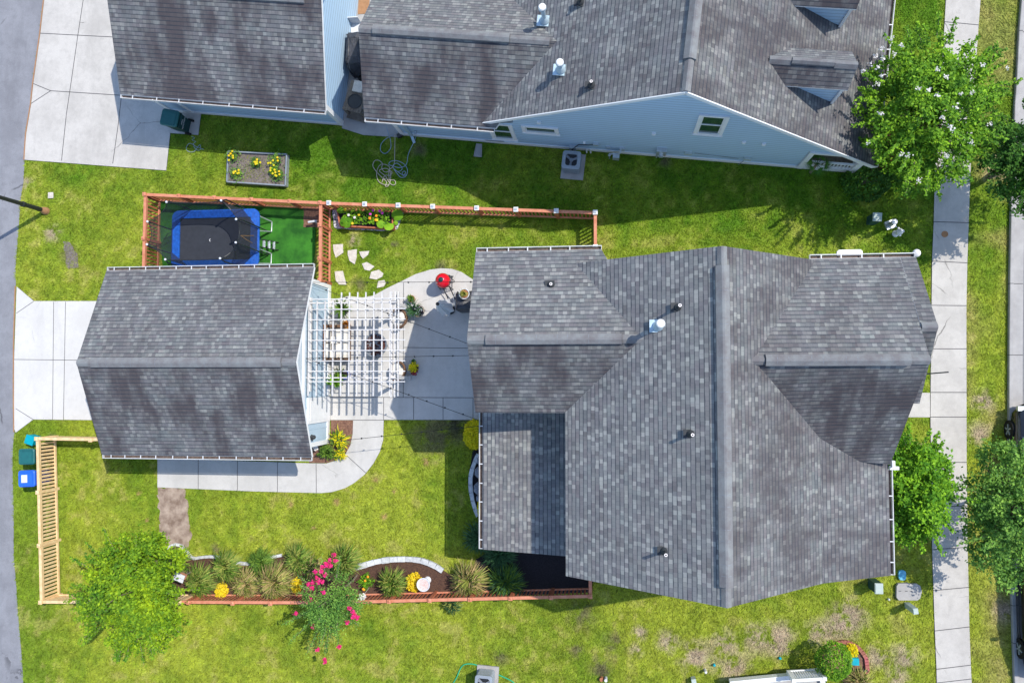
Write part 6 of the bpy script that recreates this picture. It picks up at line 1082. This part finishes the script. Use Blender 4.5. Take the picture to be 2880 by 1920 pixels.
# items between the neighbour garage and house
def NZ(x, y, z=0): return at(930 + x / 3.92, y / 3.92, z)
a = [NZ(x, y, .85) for x, y in ((205, 960), (378, 1060), (330, 1255), (130, 1205))]
gt = thing('grill_table', 'weathered wooden grill table with round black kettle beside the neighbour garage', 'table', ((a[0].x + a[2].x) / 2, (a[0].y + a[2].y) / 2, 0)); mb = MB()
b0, b1, b2, b3 = NZ(235, 880, .85), NZ(390, 1010, .85), NZ(335, 1255, .85), NZ(128, 1205, .85); bw = (b2 - b3)
n_ = 7
for k in range(n_):
    u0, u1 = k / n_, (k + .88) / n_; e0_, e1_ = b3.lerp(b2, (u0 + u1) / 2), b0.lerp(b1 - Vector((0, 0, 0)), (u0 + u1) / 2); mb.bar(e0_, e1_, bw.length / n_ * .9, .035)
mb.build('table_top', 'old_wood', gt)
for q in (b0, b2, b3): q = q.lerp(NZ(250, 1080, .85), .12); mb = MB(); mb.box((q.x, q.y, .42), (.09, .09, .82)); mb.build('leg', 'old_wood', gt)
mb = MB(); e0_, e1_ = b3.lerp(b0, .1), b2.lerp(b1, .1); mb.bar(e0_ - Vector((0, 0, .62)), e1_ - Vector((0, 0, .62)), .5, .03); mb.build('shelf', 'old_wood', gt)
c = NZ(260, 1110, .95); mb = MB(); mb.lathe((c.x, c.y, .6), [(.12, 0), (.27, .12), (.285, .30), (.265, .30), (.25, .275), (.01, .272)], 26); tag(mb.build('kettle_grill', 'dark'), 'open round black kettle set in the weathered wooden table', 'grill')
c = NZ(303, 955, .95); mb = MB(); mb.box((c.x, c.y, .93), (.38, .42, .1), rad(-14)); tag(mb.build('stone_slab', 'stone'), 'pale marble slab on the end of the wooden table', 'slab')
c = NZ(270, 560, .9); o = thing('covered_grill', 'tall grill under crumpled black cover beside the neighbour house wall', 'grill', (c.x, c.y, 0)); mb = MB(); vs = []; k = 20; g = np.random.default_rng(8)
for z, s_ in ((.05, 1.04), (.4, 1.0), (.8, .95), (1.1, .8), (1.2, .5)): vs += [(c.x + x * s_ * (1 + .07 * math.sin(i * 2.7 + z * 5)), c.y + y * s_ * (1 + .05 * math.cos(i * 3.3 + z * 4)), z + g.normal(0, .015)) for i, (x, y) in enumerate(rrect(-.36, .36, -.72, .78, .14, 4))]
mb.add(vs, [(a_ * k + i, a_ * k + (i + 1) % k, (a_ + 1) * k + (i + 1) % k, (a_ + 1) * k + i) for a_ in range(4) for i in range(k)] + [tuple(range(4 * k, 5 * k))]); mb.build('cover', 'cover', o); mb = MB(); mb.tube([(c.x + .05, c.y - .85, .1), (c.x + .05, c.y - .85, .3)], .12, 12); mb.build('wheel', 'tyre', o)
a_, b_ = NZ(310, -60, .06), NZ(405, 150, .06); mb = MB(); mb.prism([(a_.x, a_.y), (NZ(440, 0).x, a_.y), (b_.x + .02, b_.y), (NZ(305, 0).x, b_.y)], .03, .05, 0); tag(mb.build('door_mat', 'rust'), 'brown patterned outdoor mat at the top between garage and house', 'mat')
c = NZ(275, 300, .5); o = thing('plastic_chair', 'white plastic chair tucked against the neighbour garage wall', 'chair', (c.x, c.y, 0)); mb = MB(); mb.box((c.x, c.y, .42), (.42, .42, .03)); mb.build('seat', 'label', o); mb = MB(); mb.box((c.x, c.y + .2, .68), (.42, .03, .5)); mb.build('backrest', 'label', o)
for sx in (-1, 1):
    for sy in (-1, 1): mb = MB(); mb.tube([(c.x + sx * .18, c.y + sy * .18, .42), (c.x + sx * .21, c.y + sy * .21, 0)], .018); mb.build('leg', 'label', o)
# porch palm
c = T(3,0,455,1490,1.0); o = thing('palm', 'small palm growing in front of the neighbour porch railing', 'palm', (c.x, c.y - .1, 0)); mb = MB(); mb.tube([(c.x, c.y - .1, 0), (c.x, c.y - .05, .95)], [.06, .04], 10); mb.build('trunk', 'bark', o); g = np.random.default_rng(12); mb = MB()
for k in range(11):
    a_ = 2 * PI * k / 11 + g.normal(0, .2); d = Vector((math.cos(a_), math.sin(a_), 0)); sd = Vector((-d.y, d.x, 0)); L = g.uniform(.4, .6); base = Vector((c.x, c.y - .05, .95)); hub = base + d * L * .45 + Vector((0, 0, .12))
    mb.tube([base, hub], .008, 4)
    for j in range(-6, 7): f = rad(j * 13); dd = d * math.cos(f) + sd * math.sin(f); e_ = hub + dd * L * .55 - Vector((0, 0, .12)); w_ = dd.cross(Vector((0, 0, 1))) * .013; mb.add([hub - w_, hub + w_, e_], [(0, 1, 2)])
mb.build('fronds', 'leaf_d', o)
# teal bucket in brick bed, dark board below
c = T(3,3,800,1370,.3); mb = MB(); mb.box((c.x, c.y, .18), (.26, .24, .3)); tag(mb.build('planter_tub', 'teal'), 'square turquoise tub in the round brick bed', 'tub')
c = T(3,3,835,1452,.1); mb = MB(); mb.box((c.x, c.y, .08), (.6, .09, .14), rad(3)); tag(mb.build('dark_board', 'black'), 'black board closing the lower side of brick bed', 'board')

# ------------------------------------------------------------------ parked cars along the kerb
def car(label, x_left, y_front, y_rear, group):
    L = abs(y_front - y_rear); s_ = 1 if y_front > y_rear else -1; cx = x_left + .92; cy = (y_front + y_rear) / 2; o = thing('parked_car', label, 'car', (cx, cy, 0), group)
    X_ = lambda v: Vector((cx + v[0], cy + s_ * v[1], v[2])); k = L / 4.7
    st_ = [(-2.35,.55,.62,.35,.60),(-2.28,.80,.75,.28,.78),(-1.9,.88,.86,.22,.90),(-1.2,.91,.90,.2,.95),(-.2,.92,.91,.2,.98),(.8,.92,.90,.2,.97),(1.5,.90,.84,.22,.90),(2.05,.82,.72,.26,.76),(2.28,.66,.60,.3,.64),(2.35,.5,.52,.36,.58)]
    mb = MB(X_); vs = []; n_ = 12
    for y, wl, wt, zb, zt in st_:
        zm = (zb + zt) / 2
        vs += [(x, y * k, z) for x, z in ((-wl * .9, zb), (-wl, zb + .1), (-wl * 1.0, zm), (-wl * .97, zt - .12), (-wt * .93, zt - .03), (-wt * .6, zt + .02), (wt * .6, zt + .02), (wt * .93, zt - .03), (wl * .97, zt - .12), (wl, zm), (wl, zb + .1), (wl * .9, zb))]
    m_ = len(st_); mb.add(vs, [(a_ * n_ + i, a_ * n_ + (i + 1) % n_, (a_ + 1) * n_ + (i + 1) % n_, (a_ + 1) * n_ + i) for a_ in range(m_ - 1) for i in range(n_)] + [tuple(range(n_)), tuple(range((m_ - 1) * n_, m_ * n_))[::-1]]); mb.build('body', 'car_k', o, True)
    mb = MB(X_); q0 = [(-.80, -2.0), (.80, -2.0), (.80, 1.25), (-.80, 1.25)]; q1 = [(-.60, -1.45), (.60, -1.45), (.58, .25), (-.58, .25)]
    mb.add([(x, y * k, .93) for x, y in q0] + [(x, y * k, 1.45) for x, y in q1], [(0, 1, 5, 4), (1, 2, 6, 5), (2, 3, 7, 6), (3, 0, 4, 7)]); mb.build('windows', 'glass', o)
    mb = MB(X_); mb.add([(x * 1.01, y * k, 1.452) for x, y in q1] + [(x * .93, y * k * .97, 1.50) for x, y in q1], [(0, 1, 5, 4), (1, 2, 6, 5), (2, 3, 7, 6), (3, 0, 4, 7), (4, 5, 6, 7)])
    for sx in (-1, 1):
        for a_, b_ in (((.80 * sx, 1.25 * k, .93), (.58 * sx, .25 * k, 1.46)), ((.80 * sx, -2.0 * k, .93), (.6 * sx, -1.45 * k, 1.46)), ((.82 * sx, -.45 * k, .94), (.61 * sx, -.5 * k, 1.46))): mb.bar(a_, b_, .05, .05)
    mb.build('roof', 'car_k', o)
    for sx in (-1, 1):
        for y in (-1.42, 1.45):
            mb = MB(X_); mb.tube([(sx * .70, y * k, .335), (sx * .945, y * k, .335)], .335, 26); wh = mb.build('wheel', 'tyre', o); mb = MB(X_); mb.tube([(sx * .94, y * k, .335), (sx * .952, y * k, .335)], .21, 20)
            for q in range(5): a_ = q * 2 * PI / 5; mb.bar((sx * .955, y * k, .335), (sx * .955, y * k + math.cos(a_) * .2, .335 + math.sin(a_) * .2), .03, .045, 1)
            mb.build('rim', ['black', 'steel'], wh)
        mb = MB(X_); mb.box((sx * 1.0, .95 * k, .98), (.2, .1, .13)); mb.build('mirror', 'car_k', o)
        mb = MB(X_); mb.box((sx * .6, 2.2 * k, .62), (.34, .16, .12)); mb.build('headlight', 'steel', o); mb = MB(X_); mb.box((sx * .62, -2.27 * k, .72), (.3, .1, .14)); mb.build('taillight', 'leaf_r', o)
    return o
g_ = 'cars parked along the kerb'
yf = at(2868, 1136, .6).y; yw = at(2861, 1197, .33).y
car('black car whose front wheel shows at the right edge above the street tree', at(2838, 1240, .35).x + .02, yf - .0, yf - 4.7, g_)
yr_ = at(2873, 1823, .33).y - .9
car('black car at the lower right edge below the street tree', at(2866, 1760, .35).x + .02, yr_, yr_ + 4.7, g_)
grass_blades('grass', 680000, -25.3, 15.4, -13.2, 15.6, 5)
